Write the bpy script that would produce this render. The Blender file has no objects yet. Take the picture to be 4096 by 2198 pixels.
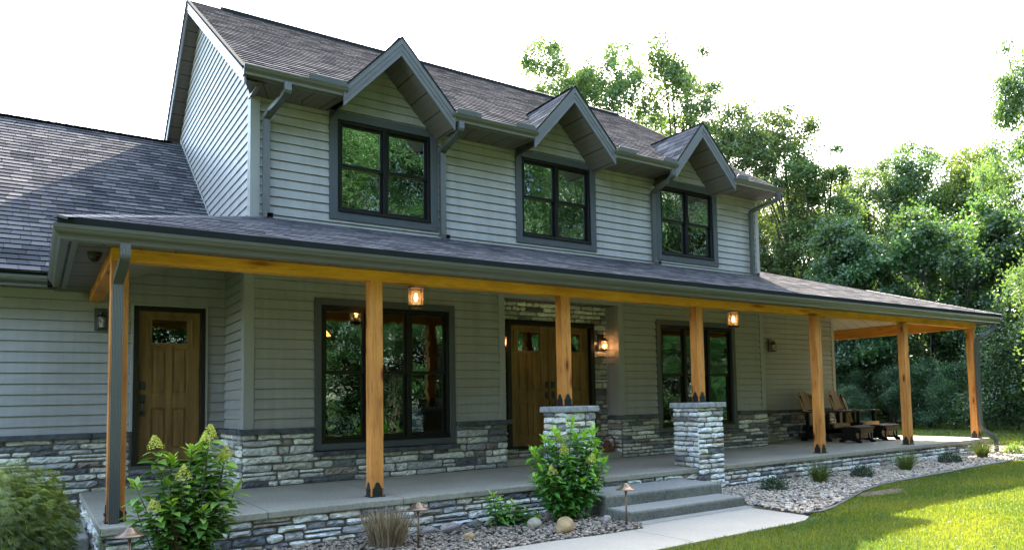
import bpy, math, random
import numpy as np
from mathutils import Vector, Matrix
R = math.radians
rng = random.Random(7)
nr = np.random.default_rng(11)
S = bpy.context.scene
COL = S.collection

# ------------------------------------------------------------------ camera
cam = bpy.data.objects.new('camera', bpy.data.cameras.new('camera'))
COL.objects.link(cam)
S.camera = cam
yaw, pitch, roll = 0.61770, 0.066423, 0.021214
f_ = Vector((math.sin(yaw)*math.cos(pitch), math.cos(yaw)*math.cos(pitch), math.sin(pitch)))
r_ = Vector((math.cos(yaw), -math.sin(yaw), 0)); d_ = f_.cross(r_)
r2 = r_*math.cos(roll)+d_*math.sin(roll); d2 = -r_*math.sin(roll)+d_*math.cos(roll)
CAM = Vector((-0.7925, -7.9839, 1.0481))
cam.matrix_world = Matrix(((r2.x, -d2.x, -f_.x, CAM.x), (r2.y, -d2.y, -f_.y, CAM.y), (r2.z, -d2.z, -f_.z, CAM.z), (0, 0, 0, 1)))
cam.data.sensor_width = 36; cam.data.lens = 2943.78/4096*36
cam.data.shift_x = -0.17877*1000/4096; cam.data.shift_y = 0.30135*1000/4096
cam.data.clip_start = 0.05; cam.data.clip_end = 2000

# ------------------------------------------------------------------ light
SD = Vector((0.77, 0.90, 1.0)).normalized()
w = bpy.data.worlds.new("World"); S.world = w; w.use_nodes = True
nt = w.node_tree; nt.nodes.clear()
sky = nt.nodes.new('ShaderNodeTexSky'); sky.sky_type = 'NISHITA'; sky.sun_disc = False
sky.sun_elevation = math.asin(SD.z); sky.sun_rotation = math.atan2(SD.x, SD.y)
sky.air_density = 1.0; sky.dust_density = 2.2; sky.ozone_density = 1.0
bg = nt.nodes.new('ShaderNodeBackground'); bg.inputs[1].default_value = 0.15
wo = nt.nodes.new('ShaderNodeOutputWorld')
wm = nt.nodes.new('ShaderNodeMix'); wm.data_type = 'RGBA'; wm.blend_type = 'MULTIPLY'; wm.inputs[0].default_value = 1; wm.inputs[7].default_value = (1.0, 0.975, 0.90, 1)
nt.links.new(sky.outputs[0], wm.inputs[6]); nt.links.new(wm.outputs[2], bg.inputs[0]); nt.links.new(bg.outputs[0], wo.inputs[0])
sl = bpy.data.lights.new('sun', 'SUN'); sl.energy = 2.9; sl.angle = R(0.5); sl.color = (1, 0.93, 0.80)
so = bpy.data.objects.new('sun', sl); COL.objects.link(so)
so.rotation_euler = (-SD).to_track_quat('-Z', 'Y').to_euler(); so.location = (20, 25, 30)
S.view_settings.view_transform = 'Standard'; S.view_settings.look = 'None'
S.view_settings.exposure = 3.5; S.view_settings.gamma = 1
S.cycles.max_bounces = 6; S.cycles.transparent_max_bounces = 8
S.cycles.diffuse_bounces = 4

# ------------------------------------------------------------------ materials
def mat(name, rough=0.6, spec=0.5, metal=0.0):
    m = bpy.data.materials.new(name); m.use_nodes = True
    p = m.node_tree.nodes['Principled BSDF']
    p.inputs['Roughness'].default_value = rough; p.inputs['Metallic'].default_value = metal
    p.inputs['Specular IOR Level'].default_value = spec
    return m, m.node_tree, p
def N(t, typ, **kw):
    n = t.nodes.new(typ)
    for k, v in kw.items():
        if k.startswith('i_'):
            n.inputs[k[2:].replace('_', ' ')].default_value = v
        else: setattr(n, k, v)
    return n
def L(t, a, b): t.links.new(a, b)
def ramp(t, src, stops):
    r = N(t, 'ShaderNodeValToRGB'); e = r.color_ramp.elements
    while len(e) > 1: e.remove(e[0])
    e[0].position = stops[0][0]; e[0].color = (*stops[0][1], 1)
    for p_, c in stops[1:]:
        x = e.new(p_); x.color = (*c, 1)
    L(t, src, r.inputs[0]); return r
def coords(t, scale=(1, 1, 1), kind='Object'):
    tc = N(t, 'ShaderNodeTexCoord'); mp = N(t, 'ShaderNodeMapping'); mp.inputs['Scale'].default_value = scale
    L(t, tc.outputs[kind], mp.inputs[0]); return mp.outputs[0]
def pos(t, scale=(1, 1, 1)):
    g = N(t, 'ShaderNodeNewGeometry'); mp = N(t, 'ShaderNodeMapping'); mp.inputs['Scale'].default_value = scale
    L(t, g.outputs['Position'], mp.inputs[0]); return mp.outputs[0]
def noise(t, v, sc, det=4, rough=0.55):
    n = N(t, 'ShaderNodeTexNoise'); n.inputs['Scale'].default_value = sc; n.inputs['Detail'].default_value = det
    n.inputs['Roughness'].default_value = rough; L(t, v, n.inputs['Vector']); return n
def mix(t, a, b, fac, typ='MIX'):
    m = N(t, 'ShaderNodeMix', data_type='RGBA', blend_type=typ)
    for s, x in ((m.inputs[0], fac), (m.inputs[6], a), (m.inputs[7], b)):
        if hasattr(x, 'is_output'): L(t, x, s)
        else: s.default_value = x if not isinstance(x, tuple) else (*x, 1)[:4]
    return m.outputs[2]
def bump(t, p, h, dist=0.01, strength=1.0):
    b = N(t, 'ShaderNodeBump'); b.inputs['Distance'].default_value = dist; b.inputs['Strength'].default_value = strength
    L(t, h, b.inputs['Height']); L(t, b.outputs[0], p.inputs['Normal']); return b

def simple(name, col, var=0.12, sc=6, rough=0.6, spec=0.4, bumpd=0.0, bsc=60, metal=0.0, stretch=(1, 1, 1)):
    m, t, p = mat(name, rough, spec, metal)
    v = pos(t, stretch); n = noise(t, v, sc)
    a = tuple(c*(1-var) for c in col); b = tuple(min(1, c*(1+var)) for c in col)
    r = ramp(t, n.outputs[0], [(0.3, a), (0.7, b)]); L(t, r.outputs[0], p.inputs['Base Color'])
    if bumpd:
        n2 = noise(t, v, bsc, 6); bump(t, p, n2.outputs[0], bumpd)
    return m

M = {}
M['siding'] = simple('vinyl_siding', (0.318, 0.304, 0.290), 0.06, 1.5, 0.45, 0.35, 0.0012, 45, stretch=(1, 1, 9))
def add_streaks(m):
    t = m.node_tree; p = t.nodes['Principled BSDF']; src = p.inputs['Base Color'].links[0].from_socket
    n = noise(t, pos(t, (7, 7, .35)), 1, 4, .6); c = mix(t, src, ramp(t, n.outputs[0], [(.32, (.84, .83, .80)), (.6, (1.02, 1.02, 1.02))]).outputs[0], .8, 'MULTIPLY'); L(t, c, p.inputs['Base Color'])
add_streaks(M['siding'])
M['siding_trim'] = simple('siding_trim', (0.298, 0.286, 0.272), 0.05, 2, 0.45, 0.35)
M['window_trim'] = simple('window_trim', (0.066, 0.070, 0.080), 0.05, 2, 0.4, 0.4)
M['fascia'] = simple('fascia_metal', (0.135, 0.130, 0.138), 0.05, 2, 0.32, 0.6, stretch=(1, 1, 6))
M['gutter'] = simple('gutter_metal', (0.088, 0.083, 0.062), 0.05, 2, 0.33, 0.6)
M['downspout'] = simple('downspout_metal', (0.078, 0.080, 0.074), 0.06, 3, 0.36, 0.5)
M['frame'] = simple('window_frame', (0.007, 0.006, 0.006), 0.1, 8, 0.3, 0.3)
M['black'] = simple('black_iron', (0.012, 0.012, 0.013), 0.2, 20, 0.45, 0.5, 0.0008, 90)
M['bronze'] = simple('bronze', (0.20, 0.135, 0.085), 0.12, 9, 0.38, 0.5, metal=0.75)
M['glasslamp'] = None

def m_soffit(name='soffit', base=(0.135, 0.115, 0.10), line=(0.022, 0.018, 0.016)):
    m, t, p = mat(name, 0.55, 0.3)
    tc = N(t, 'ShaderNodeUVMap'); sp = N(t, 'ShaderNodeSeparateXYZ'); L(t, tc.outputs[0], sp.inputs[0])
    def groove(period, width):
        a = N(t, 'ShaderNodeMath', operation='MODULO'); a.inputs[1].default_value = period
        ad = N(t, 'ShaderNodeMath', operation='ADD'); ad.inputs[1].default_value = 100*period
        L(t, sp.outputs[0], ad.inputs[0]); L(t, ad.outputs[0], a.inputs[0])
        b = N(t, 'ShaderNodeMath', operation='LESS_THAN'); b.inputs[1].default_value = width
        L(t, a.outputs[0], b.inputs[0]); return b.outputs[0]
    g = groove(0.30, 0.016)
    g2 = groove(0.10, 0.008)
    mx = N(t, 'ShaderNodeMath', operation='MULTIPLY'); mx.inputs[1].default_value = 0.35; L(t, g2, mx.inputs[0])
    m2 = N(t, 'ShaderNodeMath', operation='MAXIMUM'); L(t, g, m2.inputs[0]); L(t, mx.outputs[0], m2.inputs[1])
    c = mix(t, base, line, m2.outputs[0]); L(t, c, p.inputs['Base Color'])
    inv = N(t, 'ShaderNodeMath', operation='SUBTRACT'); inv.inputs[0].default_value = 1; L(t, m2.outputs[0], inv.inputs[1])
    bump(t, p, inv.outputs[0], 0.006)
    return m
M['soffit'] = m_soffit(); M['ceiling'] = m_soffit('porch_ceiling_bounce_lit', (0.40, 0.345, 0.27), (0.10, 0.085, 0.065))  # ceiling copy of the soffit, bounce light from the slab put into its colour

def m_shingle():
    m, t, p = mat('asphalt_shingles', 1.0, 0.0)
    uv = N(t, 'ShaderNodeUVMap')
    # warp the columns a little so that tabs are of uneven width
    nz = noise(t, uv.outputs[0], 1.6, 3)
    mp = N(t, 'ShaderNodeVectorMath', operation='ADD'); sc = N(t, 'ShaderNodeVectorMath', operation='MULTIPLY')
    sc.inputs[1].default_value = (0.25, 0, 0); L(t, nz.outputs[1], sc.inputs[0]); L(t, uv.outputs[0], mp.inputs[0]); L(t, sc.outputs[0], mp.inputs[1])
    def br(wd, off, mort):
        b = N(t, 'ShaderNodeTexBrick'); b.offset = off; b.offset_frequency = 2; b.squash = 1.35; b.squash_frequency = 3
        b.inputs['Scale'].default_value = 1; b.inputs['Brick Width'].default_value = wd; b.inputs['Row Height'].default_value = 0.145
        b.inputs['Mortar Size'].default_value = mort; b.inputs['Bias'].default_value = 0
        b.inputs['Color1'].default_value = (0, 0, 0, 1); b.inputs['Color2'].default_value = (1, 1, 1, 1)
        b.inputs['Mortar'].default_value = (0.5, 0.5, 0.5, 1)
        L(t, mp.outputs[0], b.inputs['Vector']); return b
    b1 = br(0.19, 0.37, 0.003); b2 = br(0.47, 0.61, 0.0)
    av = mix(t, b1.outputs[0], b2.outputs[0], 0.25)
    r = ramp(t, av, [(0.05, (0.058, 0.057, 0.060)), (0.5, (0.108, 0.103, 0.104)), (0.95, (0.180, 0.166, 0.158))])
    gr = noise(t, uv.outputs[0], 200, 3)
    c = mix(t, r.outputs[0], ramp(t, gr.outputs[0], [(0.3, (0.45, 0.45, 0.45)), (0.7, (1.35, 1.35, 1.35))]).outputs[0], 0.8, 'MULTIPLY')
    c2 = mix(t, c, (0.012, 0.012, 0.014), b1.outputs['Fac']); L(t, c2, p.inputs['Base Color'])
    ad = N(t, 'ShaderNodeMath', operation='MULTIPLY_ADD'); ad.inputs[1].default_value = 0.25; L(t, gr.outputs[0], ad.inputs[0]); L(t, b1.outputs[0], ad.inputs[2])
    bump(t, p, ad.outputs[0], 0.005)
    return m
M['shingle'] = m_shingle()
M['ridgecap'] = simple('ridge_cap', (0.05, 0.048, 0.05), 0.25, 12, 0.7, 0.4, 0.003, 80)
M['dripedge'] = simple('drip_edge', (0.02, 0.022, 0.022), 0.1, 4, 0.95, 0.05)

def m_wood(name, c1, c2, knots=True, axis='Z'):
    m, t, p = mat(name, 0.55, 0.3)
    st = {'Z': (1, 1, 0.09), 'X': (0.09, 1, 1), 'Y': (1, 0.09, 1)}[axis]
    v = pos(t, st)
    n = noise(t, v, 14, 5, 0.6); fine = noise(t, v, 120, 3)
    r = ramp(t, n.outputs[0], [(0.3, c2), (0.55, c1), (0.75, tuple(min(1, x*1.12) for x in c1))])
    big = noise(t, pos(t, (1, 1, 1)), 1.1, 2)
    r3 = ramp(t, big.outputs[0], [(0.35, (0.82, 0.80, 0.78)), (0.65, (1.08, 1.08, 1.05))])
    c = mix(t, r.outputs[0], r3.outputs[0], 1.0, 'MULTIPLY')
    c = mix(t, c, ramp(t, fine.outputs[0], [(0.35, (0.78, 0.74, 0.7)), (0.6, (1.05, 1.05, 1.05))]).outputs[0], 0.55, 'MULTIPLY')
    if knots:
        ks = {'Z': (6.5, 6.5, 2.3), 'X': (1.1, 6, 6), 'Y': (6, 1.1, 6)}[axis]
        vo = N(t, 'ShaderNodeTexVoronoi', feature='F1'); vo.inputs['Randomness'].default_value = 1.0; vo.inputs['Scale'].default_value = 1
        L(t, pos(t, ks), vo.inputs['Vector'])
        k = ramp(t, vo.outputs['Distance'], [(0.07, (0.10, 0.045, 0.02)), (0.13, (0.34, 0.17, 0.09)), (0.20, (0.78, 0.66, 0.55)), (0.30, (1, 1, 1))])
        c = mix(t, c, k.outputs[0], 0.9, 'MULTIPLY')
        ck = noise(t, pos(t, tuple(x*y for x, y in zip(st, (34, 34, 34)))), 1, 2, .5)
        c = mix(t, c, ramp(t, ck.outputs[0], [(0.30, (0.45, 0.36, 0.28)), (0.36, (1, 1, 1))]).outputs[0], 0.6, 'MULTIPLY')
        oi = N(t, 'ShaderNodeObjectInfo'); tn = ramp(t, oi.outputs['Random'], [(0.0, (0.86, 0.80, 0.72)), (1.0, (1.08, 1.08, 1.05))]); c = mix(t, c, tn.outputs[0], 1.0, 'MULTIPLY')
    L(t, c, p.inputs['Base Color'])
    bump(t, p, fine.outputs[0], 0.0015)
    return m
M['post'] = m_wood('cedar_post', (0.66, 0.27, 0.068), (0.40, 0.145, 0.034))
M['beam'] = m_wood('cedar_beam', (0.80, 0.37, 0.035), (0.64, 0.25, 0.022), axis='X')
M['beamy'] = m_wood('cedar_beam_side', (0.74, 0.30, 0.04), (0.54, 0.19, 0.025), axis='Y')
M['doorwood'] = m_wood('oak_door', (0.225, 0.125, 0.037), (0.125, 0.064, 0.020), knots=False)
M['slat'] = m_wood('chair_slat', (0.34, 0.20, 0.075), (0.26, 0.15, 0.055), knots=False)
M['darkslat'] = m_wood('chair_dark', (0.060, 0.040, 0.030), (0.035, 0.024, 0.02), knots=False)

def m_stone():
    m, t, p = mat('ledge_stone', 0.8, 0.25)
    at = N(t, 'ShaderNodeAttribute', attribute_name='Col')
    v = pos(t, (1, 1, 1.6)); n = noise(t, v, 16, 7, 0.68); n2 = noise(t, v, 70, 5, 0.7)
    r = ramp(t, n.outputs[0], [(0.32, (0.46, 0.46, 0.49)), (0.47, (1.10, 1.10, 1.10)), (0.66, (1.50, 1.48, 1.42))])
    c = mix(t, at.outputs[0], r.outputs[0], 0.85, 'MULTIPLY')
    c = mix(t, c, ramp(t, n2.outputs[0], [(0.35, (0.7, 0.7, 0.7)), (0.6, (1.1, 1.1, 1.1))]).outputs[0], 0.6, 'MULTIPLY')
    L(t, c, p.inputs['Base Color'])
    ad = N(t, 'ShaderNodeMath', operation='MULTIPLY_ADD'); ad.inputs[1].default_value = 0.4; L(t, n2.outputs[0], ad.inputs[0]); L(t, n.outputs[0], ad.inputs[2])
    bump(t, p, ad.outputs[0], 0.022)
    return m
M['stone'] = m_stone()
M['mortar'] = simple('mortar', (0.165, 0.15, 0.125), 0.15, 10, 0.9, 0.2, 0.004, 90)
M['sillstone'] = simple('sill_stone', (0.075, 0.078, 0.082), 0.45, 9, 0.8, 0.25, 0.008, 30)
M['capstone'] = simple('cap_stone', (0.30, 0.30, 0.30), 0.35, 10, 0.8, 0.25, 0.012, 26)

def m_concrete(name, c, var=0.1, dirt=0.3):
    m, t, p = mat(name, 0.75, 0.3)
    v = pos(t); n = noise(t, v, 1.3, 5); n2 = noise(t, v, 28, 6, 0.7); n3 = noise(t, v, 260, 2)
    a = ramp(t, n.outputs[0], [(0.3, tuple(x*(1-var) for x in c)), (0.7, tuple(x*(1+var) for x in c))])
    b = mix(t, a.outputs[0], ramp(t, n2.outputs[0], [(0.36, (1-dirt, 1-dirt, 1-dirt*0.9)), (0.55, (1.04, 1.04, 1.04))]).outputs[0], 0.8, 'MULTIPLY')
    b = mix(t, b, ramp(t, n3.outputs[0], [(0.35, (0.82, 0.82, 0.82)), (0.65, (1.1, 1.1, 1.1))]).outputs[0], 0.5, 'MULTIPLY')
    L(t, b, p.inputs['Base Color'])
    ad = N(t, 'ShaderNodeMath', operation='MULTIPLY_ADD'); ad.inputs[1].default_value = 0.3; L(t, n3.outputs[0], ad.inputs[0]); L(t, n2.outputs[0], ad.inputs[2])
    bump(t, p, ad.outputs[0], 0.002)
    return m
M['slab'] = m_concrete('porch_concrete', (0.33, 0.295, 0.225), 0.12, 0.32)
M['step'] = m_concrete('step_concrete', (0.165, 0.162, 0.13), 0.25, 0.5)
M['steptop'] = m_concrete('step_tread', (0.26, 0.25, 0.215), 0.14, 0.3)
M['path'] = m_concrete('path_concrete', (0.34, 0.305, 0.245), 0.06, 0.12)
M['joint'] = simple('joint', (0.09, 0.085, 0.075), 0.2, 20, 0.9)

def m_glass(name, tint, refl, wav, dark=(0.006, 0.007, 0.007)):
    m = bpy.data.materials.new(name); m.use_nodes = True; t = m.node_tree; t.nodes.clear()
    o = N(t, 'ShaderNodeOutputMaterial'); g = N(t, 'ShaderNodeBsdfGlossy'); g.inputs['Roughness'].default_value = 0.01
    g.inputs['Color'].default_value = (*tint, 1)
    tr = N(t, 'ShaderNodeBsdfTransparent'); tr.inputs[0].default_value = (0.55, 0.58, 0.55, 1)
    mx = N(t, 'ShaderNodeMixShader')
    fr = N(t, 'ShaderNodeFresnel'); fr.inputs[0].default_value = 1.5
    ma = N(t, 'ShaderNodeMath', operation='MULTIPLY_ADD'); ma.inputs[1].default_value = 1.0; ma.inputs[2].default_value = refl
    ma.use_clamp = True
    L(t, fr.outputs[0], ma.inputs[0]); L(t, ma.outputs[0], mx.inputs[0]); L(t, tr.outputs[0], mx.inputs[1]); L(t, g.outputs[0], mx.inputs[2])
    n = noise(t, pos(t), 4.5, 3, 0.5)
    b = N(t, 'ShaderNodeBump'); b.inputs['Distance'].default_value = wav; b.inputs['Strength'].default_value = 1; L(t, n.outputs[0], b.inputs['Height'])
    L(t, b.outputs[0], g.inputs['Normal']); L(t, mx.outputs[0], o.inputs[0])
    return m
M['pane'] = m_glass('window_pane', (0.88, 1, 1.0), 0.50, 0.004)
M['pane_low'] = m_glass('window_pane_porch', (0.8, 1, 0.9), 0.16, 0.002)
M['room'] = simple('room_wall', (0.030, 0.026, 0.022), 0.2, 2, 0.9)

def m_clear():
    m = bpy.data.materials.new('lantern_glass'); m.use_nodes = True; t = m.node_tree; t.nodes.clear()
    o = N(t, 'ShaderNodeOutputMaterial'); g = N(t, 'ShaderNodeBsdfGlossy'); g.inputs['Roughness'].default_value = 0.12
    tr = N(t, 'ShaderNodeBsdfTransparent'); tr.inputs[0].default_value = (0.82, 0.74, 0.62, 1)
    mx = N(t, 'ShaderNodeMixShader'); mx.inputs[0].default_value = 0.2
    tl = N(t, 'ShaderNodeBsdfTranslucent'); tl.inputs[0].default_value = (.9, .75, .55, 1); m0 = N(t, 'ShaderNodeMixShader'); m0.inputs[0].default_value = .10
    L(t, tr.outputs[0], m0.inputs[1]); L(t, tl.outputs[0], m0.inputs[2])
    L(t, m0.outputs[0], mx.inputs[1]); L(t, g.outputs[0], mx.inputs[2])
    n = noise(t, pos(t), 110, 2); b = N(t, 'ShaderNodeBump'); b.inputs['Distance'].default_value = 0.01; L(t, n.outputs[0], b.inputs['Height'])
    L(t, b.outputs[0], g.inputs['Normal']); L(t, mx.outputs[0], o.inputs[0]); return m
M['lampglass'] = m_clear()
def m_emit(name, c, s):
    m = bpy.data.materials.new(name); m.use_nodes = True; t = m.node_tree; t.nodes.clear()
    o = N(t, 'ShaderNodeOutputMaterial'); e = N(t, 'ShaderNodeEmission'); e.inputs[0].default_value = (*c, 1); e.inputs[1].default_value = s
    L(t, e.outputs[0], o.inputs[0]); return m
M['bulb'] = m_emit('glowing_bulb', (1.0, 0.50, 0.16), 3.5)
M['shadeglow'] = m_emit('lit_lamp_shade', (1.0, 0.42, 0.08), .6)

def m_leaf(name, dark, light, trans=0.5, tcol=None, rough=0.45, gl=0.06, power=1.0):
    m = bpy.data.materials.new(name); m.use_nodes = True; t = m.node_tree; t.nodes.clear()
    o = N(t, 'ShaderNodeOutputMaterial'); at = N(t, 'ShaderNodeAttribute', attribute_name='Col')
    oi = N(t, 'ShaderNodeObjectInfo')
    sp = N(t, 'ShaderNodeSeparateColor'); L(t, at.outputs[0], sp.inputs[0])
    r = ramp(t, sp.outputs[0], [(0.0, dark), (1.0, light)])
    hs = N(t, 'ShaderNodeHueSaturation'); L(t, r.outputs[0], hs.inputs['Color'])
    ma = N(t, 'ShaderNodeMath', operation='MULTIPLY_ADD'); ma.inputs[1].default_value = 0.03; ma.inputs[2].default_value = 0.485; L(t, oi.outputs['Random'], ma.inputs[0]); L(t, ma.outputs[0], hs.inputs['Hue'])
    mv = N(t, 'ShaderNodeMath', operation='MULTIPLY_ADD'); mv.inputs[1].default_value = 0.35; mv.inputs[2].default_value = 0.82; L(t, oi.outputs['Random'], mv.inputs[0]); L(t, mv.outputs[0], hs.inputs['Value'])
    d = N(t, 'ShaderNodeBsdfDiffuse'); L(t, hs.outputs[0], d.inputs[0])
    tl = N(t, 'ShaderNodeBsdfTranslucent')
    tc = mix(t, hs.outputs[0], tcol or (1.9, 1.75, 0.55), 1.0, 'MULTIPLY'); L(t, tc, tl.inputs[0])
    m1 = N(t, 'ShaderNodeMixShader'); m1.inputs[0].default_value = trans; L(t, d.outputs[0], m1.inputs[1]); L(t, tl.outputs[0], m1.inputs[2])
    g = N(t, 'ShaderNodeBsdfGlossy'); g.inputs['Roughness'].default_value = rough
    m2 = N(t, 'ShaderNodeMixShader'); m2.inputs[0].default_value = gl; L(t, m1.outputs[0], m2.inputs[1]); L(t, g.outputs[0], m2.inputs[2])
    L(t, m2.outputs[0], o.inputs[0]); return m
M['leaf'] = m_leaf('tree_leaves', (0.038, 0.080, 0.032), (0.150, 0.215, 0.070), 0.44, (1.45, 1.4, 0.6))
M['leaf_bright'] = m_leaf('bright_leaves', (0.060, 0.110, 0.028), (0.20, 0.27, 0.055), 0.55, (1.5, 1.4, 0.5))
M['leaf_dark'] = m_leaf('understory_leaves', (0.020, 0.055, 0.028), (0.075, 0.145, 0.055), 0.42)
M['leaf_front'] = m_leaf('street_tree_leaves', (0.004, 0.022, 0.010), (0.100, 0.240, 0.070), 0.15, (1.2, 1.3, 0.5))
M['leaf_shade'] = m_leaf('darkened_woods_leaves', (0.006, 0.016, 0.008), (0.022, 0.045, 0.018), 0.1, (1.2, 1.3, 0.5))  # leaf colour darkened so the woods throw less light on the porch walls
M['grassblade'] = m_leaf('grass_blades', (0.040, 0.090, 0.012), (0.210, 0.222, 0.030), 0.45, (1.5, 1.4, 0.5), 0.4, 0.05)
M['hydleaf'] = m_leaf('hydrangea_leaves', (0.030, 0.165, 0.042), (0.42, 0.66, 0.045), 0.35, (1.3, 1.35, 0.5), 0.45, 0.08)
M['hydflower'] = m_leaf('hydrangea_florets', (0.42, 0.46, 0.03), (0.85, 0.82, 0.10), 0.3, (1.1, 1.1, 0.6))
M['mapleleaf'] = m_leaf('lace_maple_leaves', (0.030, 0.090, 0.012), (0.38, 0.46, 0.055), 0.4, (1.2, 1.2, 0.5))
M['orangeleaf'] = m_leaf('orange_leaves', (0.20, 0.05, 0.012), (0.55, 0.17, 0.03), 0.45, (1.3, 1.0, 0.6))
M['boxleaf'] = m_leaf('boxwood_leaves', (0.014, 0.042, 0.013), (0.055, 0.125, 0.030), 0.25, (1.2, 1.3, 0.5), 0.35, 0.10)
M['ornleaf'] = m_leaf('grass_plume_leaves', (0.050, 0.085, 0.016), (0.18, 0.22, 0.05), 0.35, (1.2, 1.2, 0.6))
M['straw'] = m_leaf('dry_straw', (0.12, 0.075, 0.042), (0.42, 0.31, 0.20), 0.2, (1.1, 1.0, 0.8))
M['bark'] = simple('bark', (0.055, 0.044, 0.034), 0.35, 9, 0.9, 0.2, 0.01, 30, stretch=(1, 1, 0.25))
M['stem'] = simple('green_stem', (0.10, 0.13, 0.04), 0.25, 20, 0.7, 0.3)
M['twig'] = simple('brown_twig', (0.11, 0.065, 0.04), 0.3, 20, 0.8, 0.2)

def m_pebble():
    m, t, p = mat('river_pebbles', 0.6, 0.35)
    at = N(t, 'ShaderNodeAttribute', attribute_name='Col')
    n = noise(t, pos(t), 60, 4); c = mix(t, at.outputs[0], ramp(t, n.outputs[0], [(0.3, (0.75, 0.75, 0.75)), (0.7, (1.15, 1.15, 1.15))]).outputs[0], 1.0, 'MULTIPLY')
    L(t, c, p.inputs['Base Color']); return m
M['pebble'] = m_pebble()
M['bedsoil'] = simple('bed_soil', (0.07, 0.058, 0.045), 0.3, 12, 0.95, 0.1, 0.01, 40)
M['bare'] = simple('bare_soil', (0.13, 0.10, 0.068), 0.35, 8, 0.95, 0.1, 0.01, 60)
M['edging'] = simple('edging_plastic', (0.03, 0.032, 0.036), 0.1, 8, 0.4, 0.4)
def m_lawn():
    m, t, p = mat('lawn_ground', 0.95, 0.1)
    v = pos(t); n = noise(t, v, 0.5, 5); n2 = noise(t, v, 25, 5)
    r = ramp(t, n.outputs[0], [(0.3, (0.045, 0.075, 0.018)), (0.7, (0.085, 0.12, 0.028))])
    c = mix(t, r.outputs[0], ramp(t, n2.outputs[0], [(0.3, (0.5, 0.5, 0.5)), (0.7, (1.3, 1.3, 1.3))]).outputs[0], 0.8, 'MULTIPLY')
    L(t, c, p.inputs['Base Color']); bump(t, p, n2.outputs[0], 0.05); return m
M['lawn'] = m_lawn()
M['boulder_tan'] = simple('tan_boulder', (0.36, 0.24, 0.12), 0.3, 14, 0.8, 0.2, 0.012, 25)
M['boulder_white'] = simple('pale_boulder', (0.36, 0.30, 0.21), 0.2, 12, 0.75, 0.2, 0.008, 25)
M['boulder_pink'] = simple('pink_boulder', (0.30, 0.245, 0.22), 0.22, 14, 0.75, 0.2, 0.008, 30)
M['boulder_grey'] = simple('grey_boulder', (0.15, 0.14, 0.12), 0.25, 14, 0.7, 0.25, 0.008, 30)
M['barkbrown'] = simple('birdhouse_wood', (0.16, 0.065, 0.03), 0.2, 14, 0.7)

# ------------------------------------------------------------------ object helpers
WL = {}     # world location of every thing's empty
def tag(o, label=None, cat=None, group=None, kind=None):
    if label: o['label'] = label
    if cat: o['category'] = cat
    if group: o['group'] = group
    if kind: o['kind'] = kind
    return o
def empty(name, loc, label=None, cat=None, group=None, rz=0):
    o = bpy.data.objects.new(name, None); COL.objects.link(o); o.location = loc; o.rotation_euler = (0, 0, rz)
    o.empty_display_size = 0.2
    WL[o.name] = Vector(loc); tag(o, label, cat, group); return o

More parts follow.
